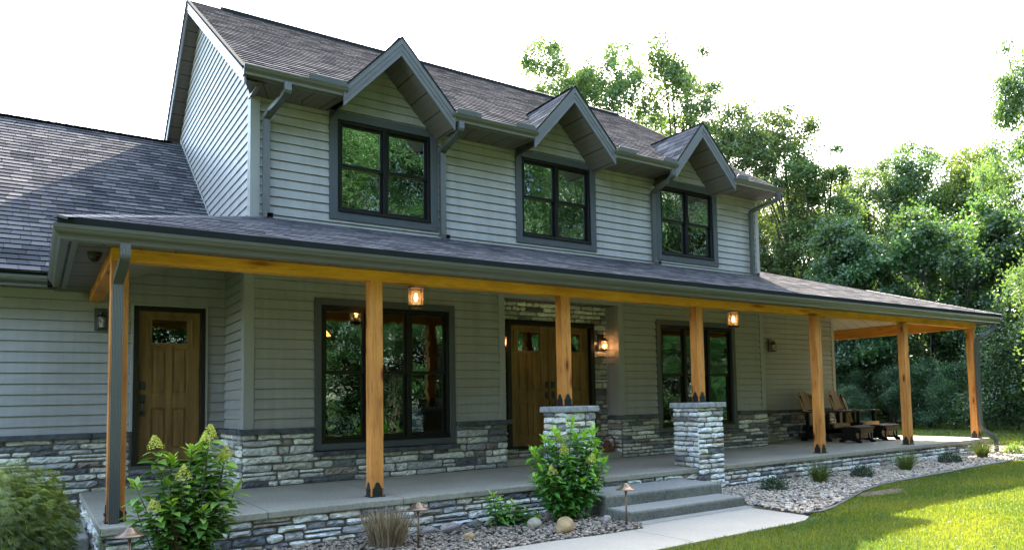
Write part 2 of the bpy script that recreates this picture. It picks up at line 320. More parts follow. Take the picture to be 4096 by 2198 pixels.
class MB:
    def __init__(s): s.v = []; s.f = []; s.c = []; s.uv = []; s.hc = False; s.hu = False
    def add(s, vs, fs, col=None, uvs=None):
        b = len(s.v); s.v.extend([tuple(v) for v in vs])
        for k, f in enumerate(fs):
            s.f.append(tuple(b+i for i in f))
            s.c.append(col if col is not None else (0.5, 0.5, 0.5))
            s.uv.append(uvs[k] if uvs else None)
        if col is not None: s.hc = True
        if uvs: s.hu = True
        return s
    def box(s, x0, x1, y0, y1, z0, z1, col=None):
        vs = [(x, y, z) for x in (x0, x1) for y in (y0, y1) for z in (z0, z1)]
        return s.add(vs, [(0, 1, 3, 2), (4, 6, 7, 5), (0, 4, 5, 1), (2, 3, 7, 6), (0, 2, 6, 4), (1, 5, 7, 3)], col)
    def prism(s, pts, axis, a, b, col=None):
        """pts 2D outline; axis the extrusion axis; a..b"""
        def P(u, v, w): return {'x': (w, u, v), 'y': (u, w, v), 'z': (u, v, w)}[axis]
        n = len(pts); vs = [P(u, v, a) for u, v in pts]+[P(u, v, b) for u, v in pts]
        fs = [tuple(range(n)), tuple(range(2*n-1, n-1, -1))]+[(i, (i+1) % n, n+(i+1) % n, n+i) for i in range(n)]
        return s.add(vs, fs, col)
    def tube(s, pts, r, n=8, cap=True, col=None):
        """pts 3D path; r radius or list"""
        pts = [Vector(p) for p in pts]; rs = r if isinstance(r, (list, tuple)) else [r]*len(pts)
        vs = []; up = None
        for i, p in enumerate(pts):
            d = (pts[min(i+1, len(pts)-1)]-pts[max(i-1, 0)]).normalized()
            if up is None: up = d.orthogonal().normalized()
            up = (up-d*up.dot(d)); up = up.normalized() if up.length > 1e-6 else d.orthogonal().normalized()
            sd = d.cross(up)
            vs += [p+(up*math.cos(2*math.pi*k/n)+sd*math.sin(2*math.pi*k/n))*rs[i] for k in range(n)]
        fs = [(i*n+k, i*n+(k+1) % n, (i+1)*n+(k+1) % n, (i+1)*n+k) for i in range(len(pts)-1) for k in range(n)]
        if cap: fs += [tuple(range(n-1, -1, -1)), tuple((len(pts)-1)*n+k for k in range(n))]
        return s.add(vs, fs, col)
    def lathe(s, prof, c, n=20, col=None):
        vs = [(c[0]+r*math.cos(2*math.pi*k/n), c[1]+r*math.sin(2*math.pi*k/n), c[2]+z) for r, z in prof for k in range(n)]
        fs = [(i*n+k, i*n+(k+1) % n, (i+1)*n+(k+1) % n, (i+1)*n+k) for i in range(len(prof)-1) for k in range(n)]
        return s.add(vs, fs, col)
    def build(s, name, m, parent=None, smooth=False, local=False, bevel=0):
        me = bpy.data.meshes.new(name)
        V = np.array(s.v, float); off = Vector((0, 0, 0))
        pl = Vector((0, 0, 0))
        if parent is not None and not local: pl = wloc(parent)
        if not local:
            c = Vector(((V[:, 0].min()+V[:, 0].max())/2, (V[:, 1].min()+V[:, 1].max())/2, V[:, 2].min())); V = V-np.array(c); off = c
        me.from_pydata(V.tolist(), [], s.f)
        if s.hu:
            u = me.uv_layers.new(name='UVMap'); li = 0
            data = np.zeros(len(me.loops)*2)
            for fi, f in enumerate(s.f):
                uu = s.uv[fi]
                for k in range(len(f)):
                    if uu: data[li*2:li*2+2] = uu[k]
                    li += 1
            u.data.foreach_set('uv', data)
        if s.hc:
            a = me.color_attributes.new('Col', 'FLOAT_COLOR', 'CORNER'); arr = []
            for fi, f in enumerate(s.f): arr.extend([*s.c[fi], 1.0]*len(f))
            a.data.foreach_set('color', arr)
        me.materials.append(m if not isinstance(m, str) else M[m])
        if smooth: me.polygons.foreach_set('use_smooth', [True]*len(me.polygons))
        me.validate(); me.update()
        o = bpy.data.objects.new(name, me); COL.objects.link(o)
        if parent is not None: o.parent = parent
        o.location = off-pl if not local else (0, 0, 0)
        WL[o.name] = off if not local else Vector((0, 0, 0))
        if bevel:
            b = o.modifiers.new('bevel', 'BEVEL'); b.width = bevel; b.segments = 2; b.limit_method = 'ANGLE'
        return o
def wloc(o): return WL[o.name]

def npmesh(name, V, F, m, cols=None, parent=None, smooth=False, loc=(0, 0, 0)):
    """V (n,3), F (k,3|4) int arrays, cols per face (k,3)"""
    me = bpy.data.meshes.new(name); n = F.shape[1]
    me.vertices.add(len(V)); me.vertices.foreach_set('co', np.asarray(V, np.float32).ravel())
    me.loops.add(F.size); me.loops.foreach_set('vertex_index', F.astype(np.int32).ravel())
    me.polygons.add(len(F)); me.polygons.foreach_set('loop_start', np.arange(0, F.size, n, dtype=np.int32))
    me.polygons.foreach_set('loop_total', np.full(len(F), n, np.int32))
    if smooth: me.polygons.foreach_set('use_smooth', np.ones(len(F), bool))
    me.update(calc_edges=True)
    if cols is not None:
        a = me.color_attributes.new('Col', 'FLOAT_COLOR', 'CORNER')
        c = np.ones((F.size, 4), np.float32); c[:, :3] = np.repeat(cols, n, axis=0); a.data.foreach_set('color', c.ravel())
    me.materials.append(M[m] if isinstance(m, str) else m)
    o = bpy.data.objects.new(name, me); COL.objects.link(o); o.location = loc
    if parent is not None: o.parent = parent
    WL[o.name] = Vector(loc)
    return o

# clapboard / shingle surface: rows over a polygon with rectangular holes
def scan(poly, v):
    xs = []
    for (a, b), (c, d) in zip(poly, poly[1:]+poly[:1]):
        if (b <= v < d) or (d <= v < b): xs.append(a+(c-a)*(v-b)/(d-b))
    xs.sort(); return [(xs[i], xs[i+1]) for i in range(0, len(xs)-1, 2)]
def rows(mb, poly, v0, exp, lip, org, U, Vv, Nn, holes=(), uv=False, groove=0):
    org, U, Vv, Nn = map(Vector, (org, U, Vv, Nn))
    vmin = min(p[1] for p in poly); vmax = max(p[1] for p in poly)
    k0 = math.floor((vmin-v0)/exp); k1 = math.ceil((vmax-v0)/exp)
    marks = set([p[1] for p in poly]+[h[i] for h in holes for i in (2, 3)])
    for k in range(k0, k1):
        lo, hi = v0+k*exp, v0+(k+1)*exp
        br = sorted([lo, hi]+([hi-groove] if groove else [])+[m for m in marks if lo+1e-4 < m < hi-1e-4])
        for a, b in zip(br, br[1:]):
            if b <= vmin+1e-5 or a >= vmax-1e-5: continue
            a_, b_ = max(a, vmin), min(b, vmax); e = 1e-5
            I0, I1 = scan(poly, a_+e), scan(poly, b_-e)
            if len(I0) != len(I1):
                I0 = I1 = scan(poly, (a_+b_)/2)
            for (p0, p1), (q0, q1) in zip(I0, I1):
                cuts = sorted(h for h in holes if h[2] < b_-e and h[3] > a_+e)
                segs = []; s0, t0 = p0, q0
                for h in cuts:
                    if h[1] <= s0 or h[0] >= p1: continue
                    segs.append((s0, h[0], t0, h[0])); s0 = t0 = h[1]
                segs.append((s0, p1, t0, q1))
                for c0, c1, d0, d1 in segs:
                    if c1-c0 < 1e-4 and d1-d0 < 1e-4: continue
                    na = lip*(1-(a_-lo)/exp); nb = lip*(1-(b_-lo)/exp)
                    if groove and a_ > hi-groove-1e-4: na = nb = -.022
                    def P(u, v, n): return org+U*u+Vv*v+Nn*n
                    vs = [P(c0, a_, na), P(c1, a_, na), P(d1, b_, nb), P(d0, b_, nb)]
                    uvs = [[(c0, a_), (c1, a_), (d1, b_), (d0, b_)]] if uv else None
                    mb.add(vs, [(0, 1, 2, 3)], None, uvs)
                    if groove and abs(b_-(hi-groove)) < 1e-4: mb.add([P(d0, b_, nb), P(d1, b_, nb), P(d1, b_, -.023), P(d0, b_, -.023)], [(0, 1, 2, 3)])
                    if abs(a_-lo) < 1e-4:
                        vs = [P(c0, a_, -0.002-groove*2.6), P(c1, a_, -0.002-groove*2.6), P(c1, a_, na), P(c0, a_, na)]
                        mb.add(vs, [(0, 1, 2, 3)], None, [[(c0, a_), (c1, a_), (c1, a_), (c0, a_)]] if uv else None)

PAL = [((0.66, 0.63, 0.55), 7), ((0.55, 0.535, 0.49), 5), ((0.38, 0.37, 0.35), 4), ((0.21, 0.21, 0.215), 3), ((0.115, 0.118, 0.128), 2), ((0.26, 0.215, 0.18), 2), ((0.48, 0.44, 0.36), 3)]
PALF = [c for c, n_ in PAL for _ in range(n_)]
def stones(mb, u0, u1, v0, v1, org, U, Vv, Nn, seed=0, hmin=0.062, hmax=0.125, wmin=0.11, wmax=0.46, dep=0.035, holes=(), bright=1.0, split=0.22):
    """irregular ledge stones laid in courses over the rectangle u0..u1, v0..v1 of the plane"""
    g = random.Random(seed); org, U, Vv, Nn = map(Vector, (org, U, Vv, Nn))
    v = v0
    while v < v1-0.012:
        h = min(g.uniform(hmin, hmax), v1-v)
        if v1-v-h < hmin*0.6: h = v1-v
        u = u0
        while u < u1-0.01:
            wd = g.uniform(wmin, wmax)*(0.7+0.6*h/hmax)
            if u1-u-wd < wmin*0.8: wd = u1-u
            wd = min(wd, u1-u)
            parts = [(v, v+h)]
            if h > hmax*0.85 and g.random() < split:
                q = g.uniform(0.4, 0.6); parts = [(v, v+h*q), (v+h*q, v+h)]
            for (a, b) in parts:
                uc, vc = u+wd/2, (a+b)/2
                if any(h_[0] < uc < h_[1] and h_[2] < vc < h_[3] for h_ in holes): continue
                gp = 0.0065
                ua, ub, va, vb = u+gp, u+wd-gp, a+gp, b-gp
                for h_ in holes:
                    if h_[2]-0.01 < vc < h_[3]+0.01:
                        if ua < h_[0] < ub: ub = h_[0]
                        if ua < h_[1] < ub: ua = h_[1]
                d = dep*g.uniform(0.55, 1.25); c = g.choice(PALF); k = g.uniform(0.82, 1.15)*bright
                c = tuple(min(0.75, x*k) for x in c)
                nx, ny = max(3, int((ub-ua)/0.035)), max(2, min(4, int((vb-va)/0.022)))
                ph = [g.uniform(0, 6.28) for _ in range(6)]; am = min(0.012, (vb-va)*0.13)
                vs = []; 
                for j in range(ny+1):
                    for i in range(nx+1):
                        s, t = i/nx, j/ny
                        uu = ua+(ub-ua)*s; vv = va+(vb-va)*t
                        if j == 0: vv += am*(0.5+0.5*math.sin(ph[0]+s*5+uc*9))
                        if j == ny: vv -= am*(0.5+0.5*math.sin(ph[1]+s*6+uc*7))
                        if i == 0: uu += 0.010*(0.5+0.5*math.sin(ph[2]+t*4))
                        if i == nx: uu -= 0.010*(0.5+0.5*math.sin(ph[3]+t*4))
                        ed = i in (0, nx) or j in (0, ny)
                        cor = i in (0, nx) and j in (0, ny)
                        nn = d*(0.62 if ed else 1.0)*(0.8 if cor else 1)+g.uniform(-1, 1)*0.0085+0.006*math.sin(ph[4]+s*7+t*3)
                        if cor: uu += (0.006 if i == 0 else -0.006); vv += (0.004 if j == 0 else -0.004)
                        vs.append(org+U*uu+Vv*vv+Nn*nn)
                W_ = nx+1; fs = [(j*W_+i, j*W_+i+1, (j+1)*W_+i+1, (j+1)*W_+i) for j in range(ny) for i in range(nx)]
                per = [i for i in range(W_)]+[j*W_+nx for j in range(1, ny+1)]+[ny*W_+i for i in range(nx-1, -1, -1)]+[j*W_ for j in range(ny-1, 0, -1)]
                b0 = len(vs)
                for q in per:
                    p_ = vs[q]; vs.append(p_-Nn*((p_-org).dot(Nn)+0.004))
                m_ = len(per)
                fs += [(per[(i+1) % m_], per[i], b0+i, b0+(i+1) % m_) for i in range(m_)]
                mb.add(vs, fs, c)
            u += wd
        v += h

# ================================================================== SETTING
def gz(x): return -0.40+0.07*max(0, min(1, (x-3)/12))
def slabY(x): return -0.30+0.15*(x+0.3)/16.75

# ground: one sheet out to the horizon
mb = MB(); xs = [-400, -60, -20, 0, 3, 6, 9, 12, 15, 25, 60, 400]
for a, b in zip(xs, xs[1:]):
    mb.add([(a, -400, gz(a)-.012), (b, -400, gz(b)-.012), (b, 400, gz(b)-.012), (a, 400, gz(a)-.012)], [(0, 1, 2, 3)])
tag(mb.build('lawn_ground', 'lawn'), 'green lawn ground running round the house out to the woods', 'ground', kind='structure')
# planting bed soil under the pebbles
EDGE = [(6.72, -2.46), (7.0, -2.47), (7.4, -2.36), (7.9, -2.18), (8.35, -2.0), (9.0, -1.76), (9.8, -1.56), (10.6, -1.50), (11.8, -1.45), (13.2, -1.36), (14.7, -1.32), (16.4, -1.36), (18.4, -1.5)]
def sheet(name, pts, z, m, label, cat, kind='structure', zf=None):
    mb = MB(); n = len(pts)
    mb.add([(x, y, (zf(x) if zf else 0)+z) for x, y in pts], [tuple(range(n))])
    o = mb.build(name, m); tag(o, label, cat, kind=kind); return o
LB = [(-1.8, -.2), (4.84, -.2), (4.84, -1.62), (4.72, -1.80), (4.1, -1.80), (3.5, -1.73), (2.9, -1.72), (2.3, -1.8), (-1.8, -2.2)]
sheet('bed_soil', LB, -0.402, 'bedsoil', 'dark soil under the pebbles left of the steps', 'ground')
mb = MB()
for (a, b), (c, d) in zip(EDGE, EDGE[1:]):
    mb.add([(a, b, gz(a)-.004), (c, d, gz(c)-.004), (c, 3 if a > 15 else -.1, gz(c)-.004), (a, 3 if a > 15 else -.1, gz(a)-.004)], [(0, 1, 2, 3)])
tag(mb.build('bed_soil', 'bedsoil'), 'dark soil under the pebbles right of the steps', 'ground', kind='structure')
# concrete path with a rounded end and score joints
PATH = [(2.2, -1.83), (2.9, -1.74), (3.5, -1.74), (4.1, -1.80), (4.72, -1.81), (4.84, -1.62), (4.84, -1.44), (6.86, -1.44), (6.86, -1.55), (6.80, -1.9), (6.78, -2.30), (6.68, -2.52), (6.45, -2.64), (6.2, -2.69), (5.4, -2.71), (4.1, -2.75), (2.6, -2.80), (0.5, -2.9), (-.6, -2.95), (-.6, -2.2), (1.0, -1.95)]
mb = MB(); n_ = len(PATH)
mb.add([(x, y, -.385) for x, y in PATH]+[(x, y, -.46) for x, y in PATH], [tuple(range(n_))]+[(i, n_+i, n_+(i+1) % n_, (i+1) % n_) for i in range(n_)])
pth = mb.build('path', 'path'); tag(pth, 'pale concrete garden path curving from the steps to the lawn', 'path', kind='structure')
mb = MB()
mb.add([(4.552, -1.84, -.381), (4.560, -1.84, -.381), (4.558, -2.73, -.381), (4.550, -2.73, -.381)], [(0, 1, 2, 3)])
mb.build('path_joint', 'joint', pth)
mb = MB(); mb.add([(4.86, -1.44, -.381), (6.84, -1.44, -.381), (6.84, -1.63, -.381), (4.80, -1.66, -.381)], [(0, 1, 2, 3)])
tag(mb.build('path_border', 'steptop', pth), 'smoother pale strip at the foot of the steps')
# bare soil patch in the lawn
pts = [(9.05+0.62*math.cos(a)*(1+.2*math.sin(3*a)), -1.98+0.20*math.sin(a)*(1+.25*math.cos(2*a+1))) for a in [i*math.pi/10 for i in range(20)]]
sheet('soil_patch', pts, -0.006, 'bare', 'bare earth patch in the lawn beside the black edging', 'ground', zf=gz)

# edging strip
mb = MB(); mb.tube([(x, y, gz(x)+.012) for x, y in EDGE], 0.019, 8)
tag(mb.build('lawn_edging', 'edging', smooth=True), 'black plastic edging between pebbles and lawn', 'edging')

# ================================================================== HOUSE
H = empty('house', (6.5, 5.0, -0.4), 'two storey grey sided house with three gabled dormers and a wraparound timber porch', 'house')
YW, YG, YU = 2.08, 3.31, 1.93
def wall(name, poly, v0, exp, org, U, V_, N_, holes=(), lip=0.021, gr=.008):
    mb = MB(); rows(mb, poly, v0, exp, lip, org, U, V_, N_, holes, groove=gr)
    return mb.build(name, 'siding', H)
rect = lambda a, b, c, d: [(a, c), (b, c), (b, d), (a, d)]
Z0 = 0.745; EX = 0.1315
wall('siding_wall', rect(1.42, 5.30, Z0, 3.28), Z0, EX, (0, YW, 0), (1, 0, 0), (0, 0, 1), (0, -1, 0), [(2.34, 4.40, 0.45, 2.48)])
wall('siding_wall', rect(7.76, 11.62, Z0, 3.28), Z0, EX, (0, YW, 0), (1, 0, 0), (0, 0, 1), (0, -1, 0), [(8.65, 10.74, .43, 2.47)], gr=.011)
wall('siding_wall', [(-7.5, Z0), (1.44, Z0), (1.44, 3.22), (-.09, 2.70), (-7.5, 2.70)], Z0-.03, 0.134, (0, YG, 0), (1, 0, 0), (0, 0, 1), (0, -1, 0), [(.28, 1.15, 0, 2.42)])
wall('siding_wall', [(12.0, .70), (15.36, .70), (15.36, 2.93), (14.6, 3.15), (13.46, 3.55), (12.0, 3.55)], .70, 0.118, (0, 2.95, 0), (1, 0, 0), (0, 0, 1), (0, -1, 0), gr=.013)
wall('siding_wall', rect(-3.31, -2.08, Z0, 3.22), Z0, EX, (1.425, 0, 0), (0, -1, 0), (0, 0, 1), (-1, 0, 0))
wall('siding_wall', rect(-2.43, -2.08, Z0, 2.70), Z0, EX, (7.735, 0, 0), (0, -1, 0), (0, 0, 1), (-1, 0, 0))
wall('siding_wall', rect(2.08, 2.43, Z0, 2.70), Z0, EX, (5.315, 0, 0), (0, 1, 0), (0, 0, 1), (1, 0, 0))
wall('siding_wall', rect(2.08, 2.95, Z0, 3.3), Z0, EX, (11.63, 0, 0), (0, 1, 0), (0, 0, 1), (1, 0, 0))
wall('siding_wall', rect(2.95, 9.2, Z0, 2.93), Z0, EX, (15.4, 0, 0), (0, 1, 0), (0, 0, 1), (1, 0, 0))

for (sx, sk, sy) in ((1.92, 13, YW), (3.1, 14, YW), (8.2, 10, YW), (11.1, 6, YW), (-1.6, 9, YG), (-.65, 13, YG), (-2.2, 4, YG), (13.4, 9, 2.95), (14.3, 4, 2.95)):
    mb = MB(); zz = Z0+sk*EX-(.03 if sy == YG else 0)
    mb.add([(sx, sy-.0225, zz+.002), (sx+.004, sy-.0225, zz+.002), (sx+.004, sy-.0062, zz+EX*2-.02 if False else zz+EX-.012), (sx, sy-.0062, zz+EX-.012)], [(0, 1, 2, 3)]); mb.build('siding_seam', 'joint', H)
# dormer data: x left foot, peak, right foot; window left edge
DOR = [(2.47, 3.27, 4.07, 2.457), (5.49, 6.26, 7.09, 5.489), (8.51, 9.22, 10.07, 8.562)]
ZE = 5.20; ZP = 6.07; ZS = 5.10      # eave, dormer peak, soffit
top = [(1.44, 3.36), (11.45, 3.36), (11.45, ZS)]
for a, p_, b, _w in reversed(DOR):
    s_ = (ZP-ZE)/(p_-a); z_at = lambda x: ZE+s_*(x-a)-0.17
    top += [(b, ZS), (p_+.03, ZP-.15), (a+.05, ZS)]
top += [(1.44, ZS)]
WIN_U = [(x+.02, x+1.644-.02, 3.60, 5.11) for *_, x in DOR]
wall('siding_wall', top, 3.425, 0.1235, (0, YU, 0), (1, 0, 0), (0, 0, 1), (0, -1, 0), WIN_U)
# gable end walls of the upper storey
YR, ZR = 5.6, 8.03; SL = (ZR-5.22)/(YR-1.36)
gab = [(-9.3, 3.0), (-9.3, 5.1), (-YR, ZR-.16), (-YU, 5.13), (-YU, 3.0)]
wall('gable_wall', [(a, b) for a, b in gab][::-1], 3.425, 0.1235, (1.45, 0, 0), (0, -1, 0), (0, 0, 1), (-1, 0, 0), gr=.003, lip=.017)
wall('gable_wall', [(-a, b) for a, b in gab], 3.425, 0.1235, (11.44, 0, 0), (0, 1, 0), (0, 0, 1), (1, 0, 0))
mb = MB(); mb.box(1.5, 11.4, 9.2, 9.25, -.4, 5.2); mb.box(-7.5, 15.4, 9.2, 9.28, -.4, 2.7); mb.build('rear_wall', 'siding_trim', H)

# corner boards
def board(x0, x1, y0, y1, z0, z1, m='siding_trim', name='corner_board', bv=0.004):
    mb = MB(); mb.box(x0, x1, y0, y1, z0, z1); return mb.build(name, m, H, bevel=bv)
board(1.395, 1.525, YW-.024, YW+.05, .742, 3.22)
board(1.393, 1.42, YW+.05, YW+.13, .742, 3.20)
board(5.22, 5.335, YW-.024, YW+.10, .742, 2.80)
board(7.705, 7.82, YW-.024, YW+.10, .742, 2.80)
board(11.555, 11.665, YW-.024, YW+.10, .742, 3.3)
board(15.33, 15.44, 2.925, 3.05, .70, 2.93)
board(1.43, 1.46, YG-.045, YG-.018, .742, 3.20)
board(7.70, 7.735, 2.40, 2.43, .1, 2.70)
board(1.425, 1.55, YU-.024, YU+.05, 3.40, 5.11)
board(1.423, 1.452, YU+.05, YU+.12, 3.45, 5.2)
board(11.36, 11.465, YU-.024, YU+.12, 3.36, 5.10)
board(1.455, 11.36, YU-.006, YU+.03, 3.36, 3.43, name='base_flashing')

# ---------------- stone veneer wainscot
def stone_part(name, segs, mort, seed, **kw):
    mb = MB()
    for k, (u0, u1, v0, v1, org, U, V_, N_, holes) in enumerate(segs):
        stones(mb, u0, u1, v0, v1, org, U, V_, N_, seed+k*17, holes=holes, **kw)
    o = mb.build(name, 'stone', H)
    m2 = MB()
    for b in mort: m2.box(*b)
    m2.build('mortar_bed', 'mortar', o); return o
F = ((1, 0, 0), (0, 0, 1), (0, -1, 0)); LF = ((0, -1, 0), (0, 0, 1), (-1, 0, 0)); RF = ((0, 1, 0), (0, 0, 1), (1, 0, 0))
stone_part('stone_wainscot', [(1.38, 5.33, 0, .40, (0, YW-.03, 0), *F, ()), (1.38, 2.29, .40, .69, (0, YW-.03, 0), *F, ()), (4.44, 5.33, .40, .69, (0, YW-.03, 0), *F, ()),
            (-YG, -YW+.03, 0, .69, (1.385, 0, 0), *LF, ()), (YW-.03, 2.43, .1, .69, (5.33, 0, 0), *RF, ())],
           [(1.385, 5.33, YW-.03, YW+.05, 0, .40), (1.385, 2.30, YW-.03, YW+.05, .40, .69), (4.43, 5.33, YW-.03, YW+.05, .40, .69), (1.387, 1.45, YW+.05, YG, 0, .69), (5.25, 5.328, YW+.05, 2.43, 0, .69)], 3)
stone_part('stone_wainscot', [(7.72, 11.68, 0, .38, (0, YW-.03, 0), *F, ()), (7.72, 8.61, .38, .68, (0, YW-.03, 0), *F, ()), (10.79, 11.68, .38, .68, (0, YW-.03, 0), *F, ()),
            (-2.42, -YW+.03, .0, .69, (7.72, 0, 0), *LF, ())],
           [(7.72, 11.68, YW-.03, YW+.05, 0, .38), (7.72, 8.62, YW-.03, YW+.05, .38, .68), (10.78, 11.68, YW-.03, YW+.05, .38, .68), (7.722, 7.78, YW+.05, 2.42, 0, .68)], 43, hmin=.055, hmax=.11)
stone_part('stone_wainscot', [(-7.5, .25, -.02, .69, (0, YG-.03, 0), *F, ()), (1.18, 1.40, 0, .69, (0, YG-.03, 0), *F, ()), (-7.5, -.31, -.5, -.02, (0, YG-.03, 0), *F, ()), (.25, 1.18, -.0, .245, (0, YG-.03, 0), *F, ())],
           [(-7.5, .25, YG-.03, YG+.05, -.5, .69), (1.18, 1.40, YG-.03, YG+.05, 0, .69), (.25, 1.18, YG-.03, YG+.05, 0, .24)], 73, hmin=.06, hmax=.095, wmin=.16)
stone_part('stone_wainscot', [(11.7, 15.42, 0, .64, (0, 2.92, 0), *F, ())], [(11.7, 15.42, 2.92, 3.0, 0, .64)], 91)
stone_part('stone_surround', [(5.33, 7.72, .1, 2.71, (0, 2.44, 0), *F, [(5.56, 7.42, .245, 2.40)])], [(5.33, 5.57, 2.44, 2.52, .1, 2.71), (7.41, 7.72, 2.44, 2.52, .1, 2.71), (5.57, 7.41, 2.44, 2.52, .1, .25), (5.57, 7.41, 2.44, 2.52, 2.39, 2.71)], 55)
# stone sill courses
def sill(name, runs, m='sillstone', sd=1):
    g = random.Random(sd)
    for (a, b, y0, y1, z0, z1, ax) in runs:
        u = a; mb = MB()
        while u < b-.01:
            w_ = min(g.uniform(.42, .66), b-u)
            if b-u-w_ < .15: w_ = b-u
            j = g.uniform(-.004, .004)
            if ax == 'x': mb.box(u+.003, u+w_-.003, y0+j, y1, z0, z1+j)
            else: mb.box(y0+j, y1, u+.003, u+w_-.003, z0, z1+j)
            u += w_
        mb.build(name, m, H, bevel=.008)
sill('stone_sill', [(1.33, 2.29, YW-.105, YW+.03, .675, .745, 'x'), (4.44, 5.40, YW-.105, YW+.03, .675, .745, 'x'), (2.27, 4.47, YW-.11, YW+.03, .35, .415, 'x'),
                    (YW+.03, YG-.05, 1.31, 1.40, .675, .745, 'y')])
sill('stone_sill', [(7.66, 8.61, YW-.105, YW+.03, .665, .738, 'x'), (10.79, 11.76, YW-.105, YW+.03, .665, .738, 'x'), (8.58, 10.82, YW-.11, YW+.03, .33, .395, 'x'),
                    (YW+.03, 2.38, 7.655, 7.735, .665, .738, 'y')], sd=5)
sill('stone_sill', [(-7.5, .24, YG-.10, YG+.03, .68, .745, 'x'), (1.19, 1.32, YG-.10, YG+.03, .68, .745, 'x')], sd=9)
sill('stone_sill', [(11.77, 15.46, 2.85, 2.97, .63, .695, 'x')], sd=12)

# ---------------- windows
def window(x0, x1, z0, z1, y, units, tw=0.095, pane='pane', depth=.075, room=True):
    """trim outer rectangle x0..x1, z0..z1 on the wall plane y; units = number of double-hung sashes"""
    mb = MB(); yo = y-.026
    mb.box(x0, x0+tw, yo, y+.03, z0, z1); mb.box(x1-tw, x1, yo, y+.03, z0, z1)
    mb.box(x0+tw, x1-tw, yo, y+.03, z1-tw, z1); mb.box(x0+tw, x1-tw, yo, y+.03, z0, z0+tw)
    wn = mb.build('window', 'window_trim', H, bevel=.004)
    a, b, c, d = x0+tw, x1-tw, z0+tw, z1-tw
    f = MB(); ft = .045
    f.box(a, a+ft, y-.006, y+depth+.04, c, d); f.box(b-ft, b, y-.006, y+depth+.04, c, d)
    f.box(a+ft, b-ft, y-.006, y+depth+.04, d-ft, d); f.box(a+ft, b-ft, y-.012, y+depth+.04, c, c+ft)
    f.box(a+.01, b-.01, y-.045, y-.012, c, c+.018)
    ia, ib = a+ft, b-ft; mw = .055; uw = (ib-ia-mw*(units-1))/units
    for k in range(1, units):
        xm = ia+k*uw+(k-1)*mw; f.box(xm, xm+mw, y+.0, y+depth+.04, c+ft, d-ft)
    f.build('frame', 'frame', wn, bevel=.003)
    mid = (c+d)/2+.015
    for k in range(units):
        xa = ia+k*(uw+mw); xb = xa+uw
        sw = .042
        for nm, za, zb, yy in (('upper_sash', mid-.02, d-ft, y+.03), ('lower_sash', c+ft, mid+.03, y+.058)):
            s_ = MB()
            s_.box(xa, xa+sw, yy, yy+.028, za, zb); s_.box(xb-sw, xb, yy, yy+.028, za, zb)
            s_.box(xa+sw, xb-sw, yy, yy+.028, zb-sw, zb); s_.box(xa+sw, xb-sw, yy, yy+.028, za, za+sw*1.15)
            s_.build(nm, 'frame', wn, bevel=.003)
            p = MB(); p.add([(xa+sw, yy+.014, za+sw), (xb-sw, yy+.014, za+sw), (xb-sw, yy+.014, zb-sw), (xa+sw, yy+.014, zb-sw)], [(0, 1, 2, 3)])
            p.build('pane', pane, wn)
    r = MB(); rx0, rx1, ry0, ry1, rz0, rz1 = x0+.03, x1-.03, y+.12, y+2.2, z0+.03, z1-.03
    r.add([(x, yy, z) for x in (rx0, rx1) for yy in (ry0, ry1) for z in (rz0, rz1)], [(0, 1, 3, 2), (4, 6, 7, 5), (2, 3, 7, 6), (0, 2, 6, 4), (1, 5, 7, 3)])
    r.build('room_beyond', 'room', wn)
    return wn
for *_, wx in DOR: window(wx, wx+1.644, 3.587, 5.124, YU-.01, 2, .115)
W1 = window(2.30, 4.435, .425, 2.51, YW-.01, 3, .095, 'pane_low')
tag(W1, 'wide ground floor window with three dark sashes'); W2 = window(8.62, 10.775, .395, 2.50, YW-.01, 3, .095, 'pane_low')
mb = MB(); mb.box(2.60, 2.70, YW+.045, YW+.05, .60, .615); mb.build('window_sticker', 'steptop', W1)

